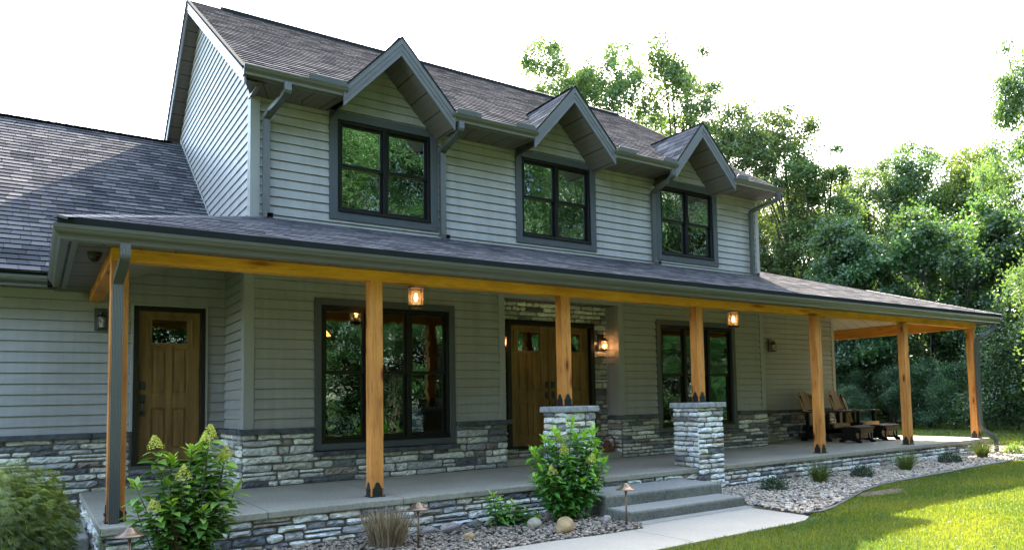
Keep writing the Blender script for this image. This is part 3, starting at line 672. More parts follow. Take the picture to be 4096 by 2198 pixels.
# ---------------- doors
def door_slab(x0, x1, z0, z1, y, parent, hand, lock_mats=True):
    m = .012
    d = MB(); wd = x1-x0; ht = z1-z0
    gx0, gx1 = x0+.15*wd+0.0, x1-.15*wd; gz0, gz1 = z1-.062*ht-.32*.95, z1-.055*ht
    # slab built round the glazed opening
    yr = y+.016
    d.box(x0, gx0, yr, y+.045, z0, z1); d.box(gx1, x1, yr, y+.045, z0, z1)
    d.box(gx0, gx1, yr, y+.045, gz1, z1); d.box(gx0, gx1, yr, y+.045, z0, gz0)
    o = d.build('door_leaf', 'doorwood', parent)
    q = MB()   # raised panels and mouldings
    xm = (x0+x1)/2; pw = .235*wd
    a0, a1, b0, b1 = xm-.05*wd-pw, xm-.05*wd, xm+.05*wd, xm+.05*wd+pw
    zA, zB, zC, zD = z0+.085*ht, z0+.355*ht, z0+.45*ht, z0+.755*ht
    for (p0, p1, r0, r1) in ((x0, a0, z0, z1), (b1, x1, z0, z1), (a1, b0, z0, gz0-.03), (a0, a1, z0, zA), (b0, b1, z0, zA), (a0, a1, zB, zC), (b0, b1, zB, zC), (a0, a1, zD, gz0-.03), (b0, b1, zD, gz0-.03)):
        q.box(p0+.0004, p1-.0004, y-.001, yr+.001, r0+.0004, r1-.0004)
    for (p0, p1) in ((a0, a1), (b0, b1)):
        for (r0, r1) in ((zA, zB), (zC, zD)): q.box(p0+.030, p1-.030, y+.002, yr+.001, r0+.030, r1-.030)
    for (p0, p1, r0, r1) in ((gx0-.025, gx0, gz0-.025, gz1+.025), (gx1, gx1+.025, gz0-.025, gz1+.025), (gx0, gx1, gz0-.03, gz0), (gx0, gx1, gz1, gz1+.025)): q.box(p0, p1, y-.018, y+.001, r0, r1)
    q.build('door_panel', 'doorwood', o, bevel=.003)
    g = MB(); g.add([(gx0, y+.02, gz0), (gx1, y+.02, gz0), (gx1, y+.02, gz1), (gx0, y+.02, gz1)], [(0, 1, 2, 3)]); g.build('door_pane', 'pane_low', o)
    k = MB(); kx = x0+.055 if hand == 'l' else x1-.055
    zl = z0+.505*ht
    k.box(kx-.032, kx+.032, y-.026, y, zl-.055, zl+.055)
    k.build('deadbolt', 'black', o, bevel=.006); k = MB(); k.box(kx-.034, kx+.034, y-.02, y, zl-.235, zl-.12)
    k.tube([(kx, y-.015, zl-.215), (kx+.006, y-.055, zl-.24), (kx+.008, y-.065, zl-.30), (kx+.004, y-.05, zl-.36), (kx, y-.015, zl-.375)], .010, 8)
    k.box(kx-.028, kx+.028, y-.016, y, zl-.41, zl-.345)
    k.build('door_handle', 'black', o, bevel=.006)
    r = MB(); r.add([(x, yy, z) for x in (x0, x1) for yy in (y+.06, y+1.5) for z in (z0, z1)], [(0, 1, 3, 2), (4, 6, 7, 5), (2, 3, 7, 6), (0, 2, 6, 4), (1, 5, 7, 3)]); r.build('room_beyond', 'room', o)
    return o
def door_frame(x0, x1, z0, z1, y, jw, name='door_frame', m='frame', fl=.05):
    f = MB(); f.box(x0, x0+jw, y-.03, y+.10, z0, z1); f.box(x1-jw, x1, y-.03, y+.10, z0, z1); f.box(x0+jw, x1-jw, y-.03, y+.10, z1-jw, z1)
    f.box(x0+jw, x1-jw, y-.05, y+.10, z0, z0+.03); return f.build(name, m, H, bevel=.004)
door_frame(.275, 1.155, .285, 2.425, YG-.02, .062)
mb = MB(); mb.box(.245, .275, YG-.045, YG+.02, .74, 2.455); mb.box(1.155, 1.185, YG-.045, YG+.02, .74, 2.455); mb.box(.275, 1.155, YG-.045, YG+.02, 2.425, 2.455)
mb.build('door_casing', 'siding_trim', H, bevel=.003)
dl = door_slab(.337, 1.093, .32, 2.363, YG+.025, H, 'l'); tag(dl, 'single oak entry door with a keypad lock')
door_frame(5.565, 7.41, .245, 2.395, 2.44-.03, .085)
tag(door_slab(5.65, 6.465, .28, 2.31, 2.47, H, 'r'), 'left leaf of the double front door'); tag(door_slab(6.475, 7.325, .28, 2.31, 2.47, H, 'l'), 'right leaf of the double front door')
mb = MB(); mb.box(6.45, 6.49, 2.455, 2.469, .28, 2.31); mb.build('door_astragal', 'doorwood', H)

# ---------------- porch slab, stone skirt
mb = MB(); x0, x1 = -.30, 16.50
top_ = [(x0, slabY(x0)), (x1, slabY(x1)), (x1, 6.6), (x0, 3.34)]
T_ = -.075
vs = [(x, y, 0) for x, y in top_]+[(x, y, T_) for x, y in top_]
mb.add(vs, [(0, 1, 2, 3), (0, 4, 5, 1), (1, 5, 6, 2), (3, 7, 4, 0), (7, 6, 5, 4)]); slab = mb.build('porch_slab', 'slab', H, bevel=.012)
for xb, ya in ((1.12, 3.25), (2.56, 2.02), (5.0, 2.0), (8.1, 2.0), (10.6, 2.0), (13.3, 2.9)):
    yf = slabY(xb); mb = MB(); mb.add([(xb, yf-.0015, T_+.004), (xb+.009, yf-.0015, T_+.004), (xb+.009, yf-.0015, -.010), (xb+.009, yf+.012, .002), (xb+.009, ya, .002), (xb, ya, .002), (xb, yf+.012, .002), (xb, yf-.0015, -.010)], [(0, 1, 2, 7), (7, 2, 3, 6), (6, 3, 4, 5)])
    mb.build('control_joint', 'joint', slab)
mb = MB(); mb.box(5.30, 7.75, 2.075, 2.46, .002, .105); mb.build('entry_platform', 'slab', H, bevel=.01)
mb = MB(); mb.box(11.75, 12.75, 2.62, 2.93, .002, .15); mb.build('side_platform', 'slab', H, bevel=.01)
dx = 16.75; ang = math.atan2(.15, dx); U_ = (math.cos(ang), math.sin(ang), 0); Nf = (math.sin(ang), -math.cos(ang), 0)
stone_part('stone_skirt', [(0, 5.1, -.52, T_+.004, (-.26, slabY(-.26)+.045, 0), U_, (0, 0, 1), Nf, ()), (5.1, 7.5, -.14, T_+.004, (-.26, slabY(-.26)+.045, 0), U_, (0, 0, 1), Nf, ()),
                           (6.9, 16.72, -.50, T_+.004, (-.26, slabY(-.26)+.045, 0), U_, (0, 0, 1), Nf, ()),
                           (-3.3, .26, -.5, T_, (-.265, 0, 0), *LF, ()), (-.1, 4, -.5, T_, (16.46, 0, 0), *RF, ())],
           [(-.26, 16.45, -.12, 0, -.55, T_-.002), (-.258, .0, -.2, 3.3, -.55, T_-.003), (-.26, 8, -.15, -.12, -.55, T_-.004)], 121, hmin=.055, hmax=.10, wmin=.12, wmax=.36, dep=.03, bright=1.25)

mb = MB(); mb.prism([(-.26, slabY(-.26)+.047), (16.45, slabY(16.45)+.047), (16.45, -.05), (-.26, -.05)], 'z', -.55, T_-.003); mb.build('skirt_mortar', 'mortar', H)
# ---------------- stone piers
def pier(x0, x1, y0, y1, zt, sd, zb=-.5):
    o = MB(); z1 = zt-.078
    kw = dict(seed=sd, hmin=.064, hmax=.092, wmin=.13, wmax=.27, dep=.03, bright=1.4, split=0)
    stones(o, x0-.02, x1+.02, zb, z1, (0, y0, 0), *F, **kw)
    kw['seed'] = sd+1; stones(o, -y1-.02, -y0+.02, .0 if x0 < 6 else .0, z1, (x0, 0, 0), *LF, **kw)
    kw['seed'] = sd+2; stones(o, y0, y1, zb, z1, (x1, 0, 0), *RF, **kw)
    p = o.build('stone_pier', 'stone', H)
    b = MB(); b.box(x0+.002, x1-.002, y0+.002, y1, zb, z1); b.build('mortar_bed', 'mortar', p)
    c = MB(); cm = (x0+x1)/2+.08
    c.box(x0-.055, cm-.002, y0-.055, y1+.05, z1, zt); c.box(cm+.002, x1+.055, y0-.055, y1+.05, z1, zt); c.build('pier_cap', 'capstone', p, bevel=.014)
pier(4.83, 5.29, -.25, .24, .956, 301)
pier(7.24, 7.76, -.25, .24, .956, 331)

# ---------------- posts, beams, brackets
PX = [-.229, 2.299, 4.973, 7.541, 10.561, 13.456, 16.269]; PW = .148
def bracket_outline(w_, h_):
    pts = [(-w_/2, 0), (w_/2, 0), (w_/2, h_*.55)]
    pts += [(w_*.40, h_*.62), (w_*.33, h_*.66), (w_*.27, h_*.80)]
    pts += [(w_*.24*math.cos(a), h_*.80+h_*.20*math.sin(a)) for a in [i*math.pi/8 for i in range(9)]]
    pts += [(-w_*.27, h_*.80), (-w_*.33, h_*.66), (-w_*.40, h_*.62), (-w_/2, h_*.55)]
    return pts
for i, x in enumerate(PX):
    zb = .956 if i in (2, 3) else 0.0
    mb = MB(); mb.box(x, x+PW, 0, PW, zb, 2.441)
    p = mb.build('porch_post', 'post', H, bevel=.006)
    b = MB(); ol = bracket_outline(.115, .165); cx, cy = x+PW/2, PW/2
    b.prism([(cx+u, zb+v) for u, v in ol], 'y', -.007, .0); b.prism([(cx+u, zb+v) for u, v in ol], 'y', PW, PW+.007)
    b.prism([(cy+u, zb+v) for u, v in ol], 'x', x-.007, x); b.prism([(cy+u, zb+v) for u, v in ol], 'x', x+PW, x+PW+.007)
    b.box(x-.014, x+PW+.014, -.014, PW+.014, zb+.0005, zb+.014)
    for sx in (-.03, .03):
        b.lathe([(0, 0), (.011, 0), (.011, .0)], (0, 0, -5), 6)
    for sx in (-.028, .028):
        b.tube([(cx+sx, -.007, zb+.075), (cx+sx, -.018, zb+.075)], .011, 8); b.tube([(x-.007, cy+sx, zb+.075), (x-.018, cy+sx, zb+.075)], .011, 8)
        b.tube([(x+PW+.007, cy+sx, zb+.075), (x+PW+.018, cy+sx, zb+.075)], .011, 8)
    b.v = [v if v[2] > -3 else (cx, 0, zb+.01) for v in b.v]
    b.build('post_bracket', 'black', p)
mb = MB(); jn = [PX[0]-.004, 5.75, 7.66, 9.56, 13.6, PX[6]+PW+.02]
for a, b in zip(jn, jn[1:]):
    mb.box(a+.0015, b-.0015, -.004, .14, 2.44, 2.68)
mb.build('porch_beam', 'beam', H, bevel=.004)
mb = MB(); mb.box(PX[0]-.004, PX[0]+.138, .142, YG-.02, 2.442, 2.68); mb.build('porch_beam', 'beamy', H, bevel=.004)
mb = MB(); mb.box(PX[6]+.01, PX[6]+.150, .142, 6.4, 2.442, 2.678); mb.build('porch_beam', 'beamy', H, bevel=.004)
mb = MB(); mb.box(PX[6]+.012, PX[6]+.148, 6.0, 6.14, 0, 2.44); mb.build('porch_post', 'post', H)

# ---------------- soffits and porch ceiling (UV x across the panels)
def soff(name, quads):
    mb = MB()
    for vs, uvs in quads: mb.add(vs, [(0, 1, 2, 3)], None, [uvs])
    return mb.build(name, 'ceiling' if name == 'porch_ceiling' else 'soffit', H)
GY, GX0, GX1 = -.379, -.69, 16.93
soff('porch_soffit', [([(GX0+.08, GY+.08, 2.558), (GX1-.1, GY+.08, 2.558), (GX1-.5, -.004, 2.558), (PX[0]-.004, -.004, 2.558)], [(GX0+.08, 0), (GX1-.1, 0), (GX1-.5, 1), (PX[0], 1)])])
soff('porch_soffit', [([(GX0+.08, GY+.08, 2.559), (PX[0]-.004, -.004, 2.559), (PX[0]-.004, YG, 2.559), (GX0+.08, YG, 2.559)], [(y*.33, x) for x, y in ((0, GY), (0, 0), (0, YG), (0, YG))])])
soff('porch_soffit', [([(GX1-.1, GY+.08, 2.559), (GX1-.1, 6.4, 2.559), (PX[6]+.152, 6.4, 2.559), (PX[6]+.152, -.004, 2.559)], [(y, 0) for y in (GY, 6.4, 6.4, 0)])])
CS = .3375; CX0, CX1, CY0, CZ = PX[0]+.10, 16.30, .12, 2.682
hz_ = lambda t_: CZ+CS*t_
soff('porch_ceiling', [([(CX0, CY0, CZ), (CX1, CY0, CZ), (CX1-2.9, CY0+2.9, hz_(2.9)), (CX0+1.96, CY0+1.96, hz_(1.96))], [(CX0, 0), (CX1, 0), (CX1-2.9, 3), (CX0+1.96, 2)]),
                       ([(CX0+1.96, CY0+1.96, hz_(1.96)), (CX1-2.9, CY0+2.9, hz_(2.9)), (11.5, CY0+2.9, hz_(2.9)), (11.5, CY0+1.98, hz_(1.98))], [(2, 2), (13, 3), (11.5, 3), (11.5, 2)])])
soff('porch_ceiling', [([(CX0, CY0, CZ), (CX0+1.96, CY0+1.96, hz_(1.96)), (CX0+1.96, 3.5, hz_(1.96)), (CX0, 3.5, CZ)], [(CY0, 0), (CY0+1.96, 2), (3.5, 2), (3.5, 0)])])
soff('porch_ceiling', [([(CX1, CY0, CZ), (CX1, 6.6, CZ), (CX1-2.9, 6.6, hz_(2.9)), (CX1-2.9, CY0+2.9, hz_(2.9))], [(CY0, 0), (6.6, 0), (6.6, 3), (CY0+2.9, 3)])])
mb = MB(); mb.box(5.30, 7.76, YW+.0, 2.50, 2.715, 2.73); mb.build('entry_soffit', 'soffit', H)
mb = MB(); rows(mb, rect(5.30, 7.76, 2.80, 3.28), Z0, EX, .021, (0, YW, 0), (1, 0, 0), (0, 0, 1), (0, -1, 0), groove=.008); mb.build('siding_wall', 'siding', H)
soff('garage_soffit', [([(-7.5, 2.78, 2.575), (GX0+.08, 2.78, 2.575), (GX0+.08, YG, 2.575), (-7.5, YG, 2.575)], [(-7.5, 0), (GX0, 0), (GX0, 1), (-7.5, 1)])])
mb = MB(); mb.box(-7.5, -.30, YG-.03, YG-.012, 2.46, 2.574); mb.build('frieze_board', 'siding_trim', H)
mb = MB(); mb.box(5.336, 7.704, YW-.024, YW+.02, 2.70, 2.80); mb.build('frieze_board', 'siding_trim', H)

# ---------------- roofs
def roof(name, poly, org, U, V_, ext=(), lip=.004, parent=H, exp=.145):
    U, V_ = Vector(U).normalized(), Vector(V_).normalized(); N_ = U.cross(V_).normalized()
    if N_.z < 0: N_ = -N_
    mb = MB(); rows(mb, poly, 0, exp, lip, org, U, V_, N_, uv=True)
    o = mb.build(name, 'shingle', parent); return o
cs = lambda s: math.sqrt(1+s*s)
# lower (porch) front plane: eave y=-.33, z=2.70
SP = .3375; k = cs(SP); EY, EZ = -.345, 2.735
vtop = (YU-EY)*k
RH = 5.35        # run of the right hip
lowp = [(GX0+.03, 0), (GX1-.03, 0), (GX1-.03-2.0, 2.0*k), (12.6, 4.15*k), (11.45, 4.15*k), (11.45, vtop), (GX0+.03+(YU-EY), vtop)]
roof('porch_roof', lowp, (0, EY, EZ), (1, 0, 0), (0, 1, SP))
# left hip plane (faces -x)
hp = [(-2.86, 0), (.345, 0), (-YU+.03, 2.2*k), (-3.75, 2.06*k)]
roof('porch_roof', [(a, b) for a, b in hp], (GX0+.03, 0, EZ), (0, -1, 0), (1, 0, SP))
# right hip plane (faces +x) and its back
roof('porch_roof', [(EY, 0), (7.0, 0), (7.0, 4.3*k), (EY+4.15, 4.3*k), (EY+2.0, 2.0*k)], (GX1-.03, 0, EZ), (0, 1, 0), (-1, 0, SP))
# hip caps
def cap(name, a, b, w_=.13, seg=.14, parent=H, m='ridgecap', t=.012):
    a, b = Vector(a), Vector(b); d = (b-a); Ln = d.length; d.normalize(); sd = d.cross(Vector((0, 0, 1))).normalized(); mb = MB()
    n = int(Ln/seg)
    for i in range(n):
        p = a+d*(Ln*i/n); q = a+d*(Ln*(i+1)/n+.02)
        up0, up1 = Vector((0, 0, t+.006)), Vector((0, 0, t*.3+.006))
        for s in (-1, 1):
            mb.add([p+up0, p+up0+sd*w_*s-Vector((0, 0, w_*.30)), q+up1+sd*w_*s-Vector((0, 0, w_*.30)), q+up1], [(0, 1, 2, 3)])
            mb.add([p+up0, p+up0+sd*w_*s-Vector((0, 0, w_*.30)), p-Vector((0, 0, .01))+sd*w_*s-Vector((0, 0, w_*.30)), p-Vector((0, 0, .01))], [(0, 1, 2, 3)])
    return mb.build(name, m, parent)
cap('hip_cap', (GX0+.03, EY, EZ), (GX0+.03+2.2, EY+2.2, EZ+2.2*SP), .10, t=.006)
cap('hip_cap', (GX1-.03, EY, EZ), (GX1-2.03, EY+2.0, EZ+2.0*SP), .10)
# garage roof
SG = .705; kg = cs(SG); GGY = 2.75
gp = [(-7.8, 0), (GX0+.05, 0), (1.45, (3.75-2.8)*kg), (1.45, (7.7-2.8)*kg), (-7.8, (7.7-2.8)*kg)]
roof('garage_roof', gp, (0, 2.80, 2.72), (1, 0, 0), (0, 1, SG), lip=.013)
zrg = 2.72+SG*4.9
roof('garage_roof', [(-1.45, 0), (7.8, 0), (7.8, 4.9*kg), (-1.45, 4.9*kg)], (0, 12.6, 2.72), (-1, 0, 0), (0, -1, SG))
cap('ridge_cap', (-7.8, 7.7, zrg+.01), (1.25, 7.7, zrg+.01), .14, t=.014)
# main roof front: eave y=1.34 z=5.225, ridge YR,ZR ; x from 1.2 to 11.52 at the eave, 10.95 at the ridge
MY, MZ = 1.36, 5.215; SM = (ZR-MZ)/(YR-MY); km = cs(SM); LM = (YR-MY)*km
XL, XR, XRT = 1.21, 11.50, 11.00
mp_ = [(XL, 0)]
for a, p_, b, _w in DOR:
    run = (ZP-ZE)/SM
    mp_ += [(a+.02, 0), (p_, run*km), (b-.02, 0)]
mp_ += [(XR, 0), (XRT, LM), (XL+.05, LM)]
roof('main_roof', mp_, (0, MY, MZ), (1, 0, 0), (0, 1, SM), lip=.012)
roof('main_roof', [(-XR, 0), (-XL, 0), (-XL-.05, LM), (-XRT, LM)], (0, 2*YR-MY, MZ), (-1, 0, 0), (0, -1, SM))
mb = MB()   # ridge vent
mb.prism([(YR-.16, ZR-.10), (YR-.16, ZR-.035), (YR, ZR+.055), (YR+.16, ZR-.035), (YR+.16, ZR-.10), (YR, ZR+.0)], 'x', 1.75, 10.75)
mb.build('ridge_vent', 'dripedge', H)
# roof decks (undersides, also keep the sun out)
mb = MB()
mb.add([(XL+.02, MY+.02, MZ-.03), (DOR[0][0], MY+.02, MZ-.03), (DOR[0][0]+.0, YR, ZR-.03), (XL+.05, YR, ZR-.03)], [(0, 1, 2, 3)])
mb.add([(1.46, YU+.15, MZ+SM*(YU+.15-MY)-.04), (11.4, YU+.15, MZ+SM*(YU+.15-MY)-.04), (10.9, YR, ZR-.04), (1.46, YR, ZR-.04)], [(0, 1, 2, 3)])
mb.add([(1.46, 2*YR-MY, MZ-.04), (11.4, 2*YR-MY, MZ-.04), (10.9, YR, ZR-.04), (1.46, YR, ZR-.04)], [(0, 1, 2, 3)])
mb.build('roof_deck', 'dripedge', H)

# dormer roofs, barge boards, soffits
def zroof(y): return MZ+SM*(y-MY)
for a, p_, b, _w in DOR:
    yf = 1.30; dm = None
    for s, e in ((-1, a), (1, b)):
        run = abs(p_-e)+.02; sl = (ZP-ZE)/abs(p_-e); kk = cs(sl); zpk = ZP+.035
        yb = MY+(zpk-MZ)/SM+.03
        # u runs along +y, v up the slope
        Ls = run*kk; e_ = p_+s*run
        poly = [(yf-.015, 0), (MY+.05, 0), (yb, Ls), (yf-.015, Ls)]
        o = roof('dormer_roof', poly, (e_, 0, zpk-sl*run), (0, 1, 0), (-s, 0, sl))
        # barge board: outer fascia with a stepped profile following the slope
        for (o0, o1, ya, yb_) in ((0.0, .062, yf-.022, yf+.02), (.060, .115, yf-.012, yf+.02), (.113, .175, yf-.004, yf+.02)):
            f = MB()
            zt = zpk-.012
            p0 = (p_, zt-o0*kk*.95); p1 = (p_, zt-o1*kk*.95); q0 = (e_, zt-sl*run-o0*kk*.95); q1 = (e_, zt-sl*run-o1*kk*.95)
            f.prism([p0, p1, q1, q0], 'y', ya, yb_)
            if dm is None and s == -1 and o0 == 0: dm = MB()
            dm.add(f.v, f.f)
        # sloping soffit of the overhang
        zs = zpk-.012-.165*kk*.95
        sm = MB(); L_ = math.hypot(run, sl*run)
        sm.add([(p_, yf+.02, zs), (p_, YU, zs), (e_, YU, zs-sl*run), (e_, yf+.02, zs-sl*run)], [(0, 1, 2, 3)], None, [[(.02, 0), (.02, 1), (.02+L_, 1), (.02+L_, 0)]])
        sm.build('dormer_soffit', 'soffit', H)
        dk = MB(); dk.prism([(p_, zpk+.020), (p_, zpk-.012), (e_, zpk-sl*run-.012), (e_, zpk-sl*run+.020)], 'y', yf-.030, yf+.0); dk.build('drip_edge', 'dripedge', H)
    dm.build('barge_board', 'fascia', H)
    cap('ridge_cap', (p_, 1.30, ZP+.03), (p_, MY+(ZP+.05-MZ)/SM, ZP+.03), .05, t=.006)

# upper eave soffits + gutters between the dormers
GS = [(XL+.0, DOR[0][0]+.03), (DOR[0][2]-.03, DOR[1][0]+.03), (DOR[1][2]-.03, DOR[2][0]+.03), (DOR[2][2]-.03, XR+.02)]
def gutter_profile(h=.118, d=.115):
    # (outward, z): K style, outward positive from the fascia
    return [(0, 0), (.0, -h), (.060, -h), (.068, -h+.012), (.066, -h+.030), (.078, -h+.048), (.098, -h+.066), (.108, -h+.082), (.110, -h+.098), (d, -h+.100), (d, 0), (d-.012, .0), (d-.012, -.012), (.012, -.014)]
def gutter(path_a, path_b, outdir, mitre=(0, 0), m='gutter', name='gutter', h=.118):
    a, b = Vector(path_a), Vector(path_b); d = (b-a).normalized(); O = Vector(outdir); mb = MB(); pr = gutter_profile(h)
    va = [a+O*(u-.115)+Vector((0, 0, v))-d*(u-.115)*mitre[0] for u, v in pr]; vb = [b+O*(u-.115)+Vector((0, 0, v))+d*(u-.115)*mitre[1] for u, v in pr]
    n = len(pr); fs = [(i, (i+1) % n, n+(i+1) % n, n+i) for i in range(n)]+[tuple(range(n)), tuple(range(2*n-1, n-1, -1))]
    mb.add(va+vb, fs); return mb.build(name, m, H)
for i, (a, b) in enumerate(GS):
    gutter((a, 1.25, 5.205), (b, 1.25, 5.205), (0, -1, 0), m='gutter')
    soff('eave_soffit', [([(a, 1.37, ZS-.012), (b, 1.37, ZS-.012), (b-(.1 if i < 3 else 0), YU, ZS-.012), (a+(.1 if i else .22), YU, ZS-.012)], [(a, 0), (b, 0), (b, 1), (a, 1)])])
    mb = MB(); mb.box(a, b, 1.355, 1.375, 5.08, 5.205); mb.build('fascia_board', 'fascia', H)
# splash guards on the gutters beside the dormers
for xa, xb in ((1.98, 2.48), (4.10, 4.50), (5.10, 5.46), (7.13, 7.53), (8.17, 8.50), (10.10, 10.42)):
    mb = MB(); mb.prism([(xa+.03, 5.275), (xb-.03, 5.275), (xb, 5.25), (xb, 5.20), (xa, 5.20), (xa, 5.25)], 'y', 1.246, 1.252); mb.build('splash_guard', 'downspout', H)
# left rake: fascia, soffit, both slopes
def rake(x_out, x_in, tx=0, nm='rake_board'):
    mb = MB()
    for y0, y1 in ((MY-.03, YR), (2*YR-MY+.03, YR)):
        z0, z1 = MZ-SM*.03, ZR
        for o0, o1, px in ((.0, .05, 0), (.048, .185, .010)):
            v = []
            for (y, z, xx) in ((y0, z0, x_out), (y1, z1, x_out+tx)):
                s = 1 if x_in > x_out else -1
                for o in (o0, o1):
                    for w_ in (px*s, .035*s): v.append((xx+w_, y, z+.0-o*1.15))
            mb.add(v, [(0, 2, 6, 4), (1, 5, 7, 3), (0, 4, 5, 1), (2, 3, 7, 6), (0, 1, 3, 2), (4, 6, 7, 5)])
    mb.build(nm, 'fascia', H)
    dk = MB(); s = 1 if x_in > x_out else -1
    for y0, y1 in ((MY-.04, YR), (2*YR-MY+.04, YR)):
        v = []
        for (y, z, xx) in ((y0, MZ-SM*.04, x_out), (y1, ZR, x_out+tx)):
            for o in (.025, -.012):
                for w_ in (-.014*s, .04*s): v.append((xx+w_, y, z-o*1.15))
        dk.add(v, [(0, 2, 6, 4), (1, 5, 7, 3), (0, 4, 5, 1), (2, 3, 7, 6), (0, 1, 3, 2), (4, 6, 7, 5)])
    dk.build('drip_edge', 'dripedge', H)
    for y0, y1 in ((MY, YR), (2*YR-MY, YR)):
        L_ = abs(y1-y0)*km
        soff('rake_soffit', [([(x_out+.02*(1 if x_in > x_out else -1), y0, MZ-.175), (x_in, y0, MZ-.175), (x_in+tx*0, y1, ZR-.175), (x_out+tx, y1, ZR-.175)], [(0.1, 0), (0.1, 1), (.1+L_, 1), (.1+L_, 0)])])
rake(XL, 1.47)
rake(XR, 11.44, XRT-XR)
mb = MB()
mb.box(XL+.20, 1.46, 1.55, YU+.05, 5.055, 5.085); mb.build('eave_return', 'fascia', H)
mb = MB(); mb.box(1.47, 1.49, YG, 5, 3, 3.2); 
# white flashing line where the garage roof meets the gable wall
a_, b_ = Vector((1.432, 3.75, 2.72+SG*.95+.03)), Vector((1.432, 7.7, zrg+.05))
mb.add([a_, b_, b_+Vector((0, 0, .06)), a_+Vector((0, 0, .06))], [(0, 1, 2, 3)]); mb.build('wall_flashing', 'siding_trim', H)

# lower gutters
gutter((GX0, GY, 2.665), (GX1, GY, 2.665), (0, -1, 0), (1, 1), h=.135)
gutter((GX0, 2.72, 2.665), (GX0, GY, 2.665), (-1, 0, 0), (0, 1), h=.135)
gutter((-7.8, GGY, 2.665), (GX0+.0, GGY, 2.665), (0, -1, 0), (0, 0), h=.135)
gutter((GX1, GY, 2.665), (GX1, 6.5, 2.665), (1, 0, 0), (1, 0), h=.135)
mb = MB(); mb.box(GX0+.10, GX1-.10, GY+.09, GY+.105, 2.54, 2.70); mb.box(GX0+.09, GX0+.105, GY+.09, 2.8, 2.54, 2.70); mb.box(-7.8, GX0+.1, 2.84, 2.86, 2.54, 2.72); mb.box(GX1-.105, GX1-.09, GY+.105, 6.4, 2.54, 2.70)
mb.box(GX0+.03, GX1-.03, EY-.004, EY+.02, 2.60, 2.738); mb.box(GX0+.03, GX0+.05, EY, 2.75, 2.60, 2.738)
mb.build('fascia_board', 'dripedge', H)
mb = MB(); mb.box(GX0+.14, GX0+.19, GY+.12, 2.86, 2.535, 2.553); mb.build('fascia_trim', 'gutter', H)

# ---------------- downspouts
def downspout(pts, w_=.085, d_=.062, facing=(0, -1, 0), name='downspout', flare=None):
    """corrugated rectangular pipe swept along pts; facing = direction of the broad ribbed face"""
    F_ = Vector(facing); Wd = Vector((0, 0, 1)).cross(F_).normalized()
    prof = []; nrib = 7
    for i in range(nrib*2+1):
        prof.append((-w_/2+w_*i/(nrib*2), d_/2-(.004 if i % 2 else 0)))
    prof += [(w_/2, d_/2), (w_/2, -d_/2), (-w_/2, -d_/2)]
    P_ = [Vector(p) for p in pts]; vs = []; n = len(prof)
    for i, p in enumerate(P_):
        d = (P_[min(i+1, len(P_)-1)]-P_[max(i-1, 0)]).normalized()
        wv = (Wd-d*Wd.dot(d)).normalized() if abs(Wd.dot(d)) < .95 else Wd
        fv = d.cross(wv).normalized()
        if fv.dot(F_) < 0 or (abs(fv.dot(F_)) < .3 and fv.z < 0): fv = -fv
        vs += [p+wv*u+fv*v for u, v in prof]
    fs = [(i*n+k_, i*n+(k_+1) % n, (i+1)*n+(k_+1) % n, (i+1)*n+k_) for i in range(len(P_)-1) for k_ in range(n)]
    mb = MB(); mb.add(vs, fs); return mb.build(name, 'downspout', H)
def swan(x0, y0, z0, x1, y1, z1, zend, kick=None):
    c = [(x0, y0, z0), (x0, y0, z0-.10)]
    for t in (.06, .14, .24, .36, .5, .64, .76, .86, .94): 
        s = t*t*(3-2*t); c.append((x0+(x1-x0)*s, y0+(y1-y0)*s, z0-.10+(z1-z0+.10)*t))
    c += [(x1, y1, z1), (x1, y1, zend)]
    if kick: c += [(x1+kick[0]*.25, y1+kick[1]*.3, zend-.045), (x1+kick[0], y1+kick[1], zend-.06)]
    return c
for gx, wx in ((1.86, 1.615), (4.18, 4.165), (8.43, 8.47), (11.35, 11.20)):
    downspout(swan(gx-.13 if gx < 3 else gx-.0, 1.30, 5.10, wx, YU-.055, 4.80, 3.56, (.03, -.11)))
downspout(swan(-.145, -.325, 2.54, -.175, -.055, 2.20, -.22), .084, .064)
downspout([(16.62, -.32, 2.54), (16.62, -.32, 2.45), (16.56, -.30, 2.38), (16.44, -.24, 2.30), (16.36, -.14, 2.25), (16.33, -.06, 2.18), (16.33, -.045, 2.05), (16.33, -.045, .28), (16.36, -.07, .18), (16.45, -.22, .05), (16.49, -.27, -.04), (16.49, -.27, -.30)], .085, .065)
mb = MB(); mb.box(-.245, -.105, -.13, .02-.03, -.36, -.21); mb.tube([(-.175, -.10, -.27), (-.12, -.18, -.33), (-.08, -.26, -.38)], .055, 12)
for i in range(6): mb.tube([(-.160+i*.015, -.12-i*.022, -.285-i*.014), (-.157+i*.015, -.126-i*.022, -.289-i*.014)], .064, 12)
mb.build('drain_boot', 'black', H, smooth=False)

# ================================================================== STEPS
ST = empty('front_steps', (5.85, -.8, -.4), 'grey concrete front steps of two treads leading up to the porch', 'steps')
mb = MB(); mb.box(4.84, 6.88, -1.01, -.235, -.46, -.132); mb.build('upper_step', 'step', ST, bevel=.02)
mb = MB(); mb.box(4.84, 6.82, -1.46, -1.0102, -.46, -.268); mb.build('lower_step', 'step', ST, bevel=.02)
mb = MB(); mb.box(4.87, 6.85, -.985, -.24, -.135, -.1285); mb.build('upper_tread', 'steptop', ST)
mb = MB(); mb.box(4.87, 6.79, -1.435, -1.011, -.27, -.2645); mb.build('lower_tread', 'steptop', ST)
mb = MB(); mb.box(-1.7, -.33, .56, 2.1, -.46, -.185)
tag(mb.build('side_step', 'steptop', bevel=.02), 'pale concrete side step at the left end of the porch', 'steps')

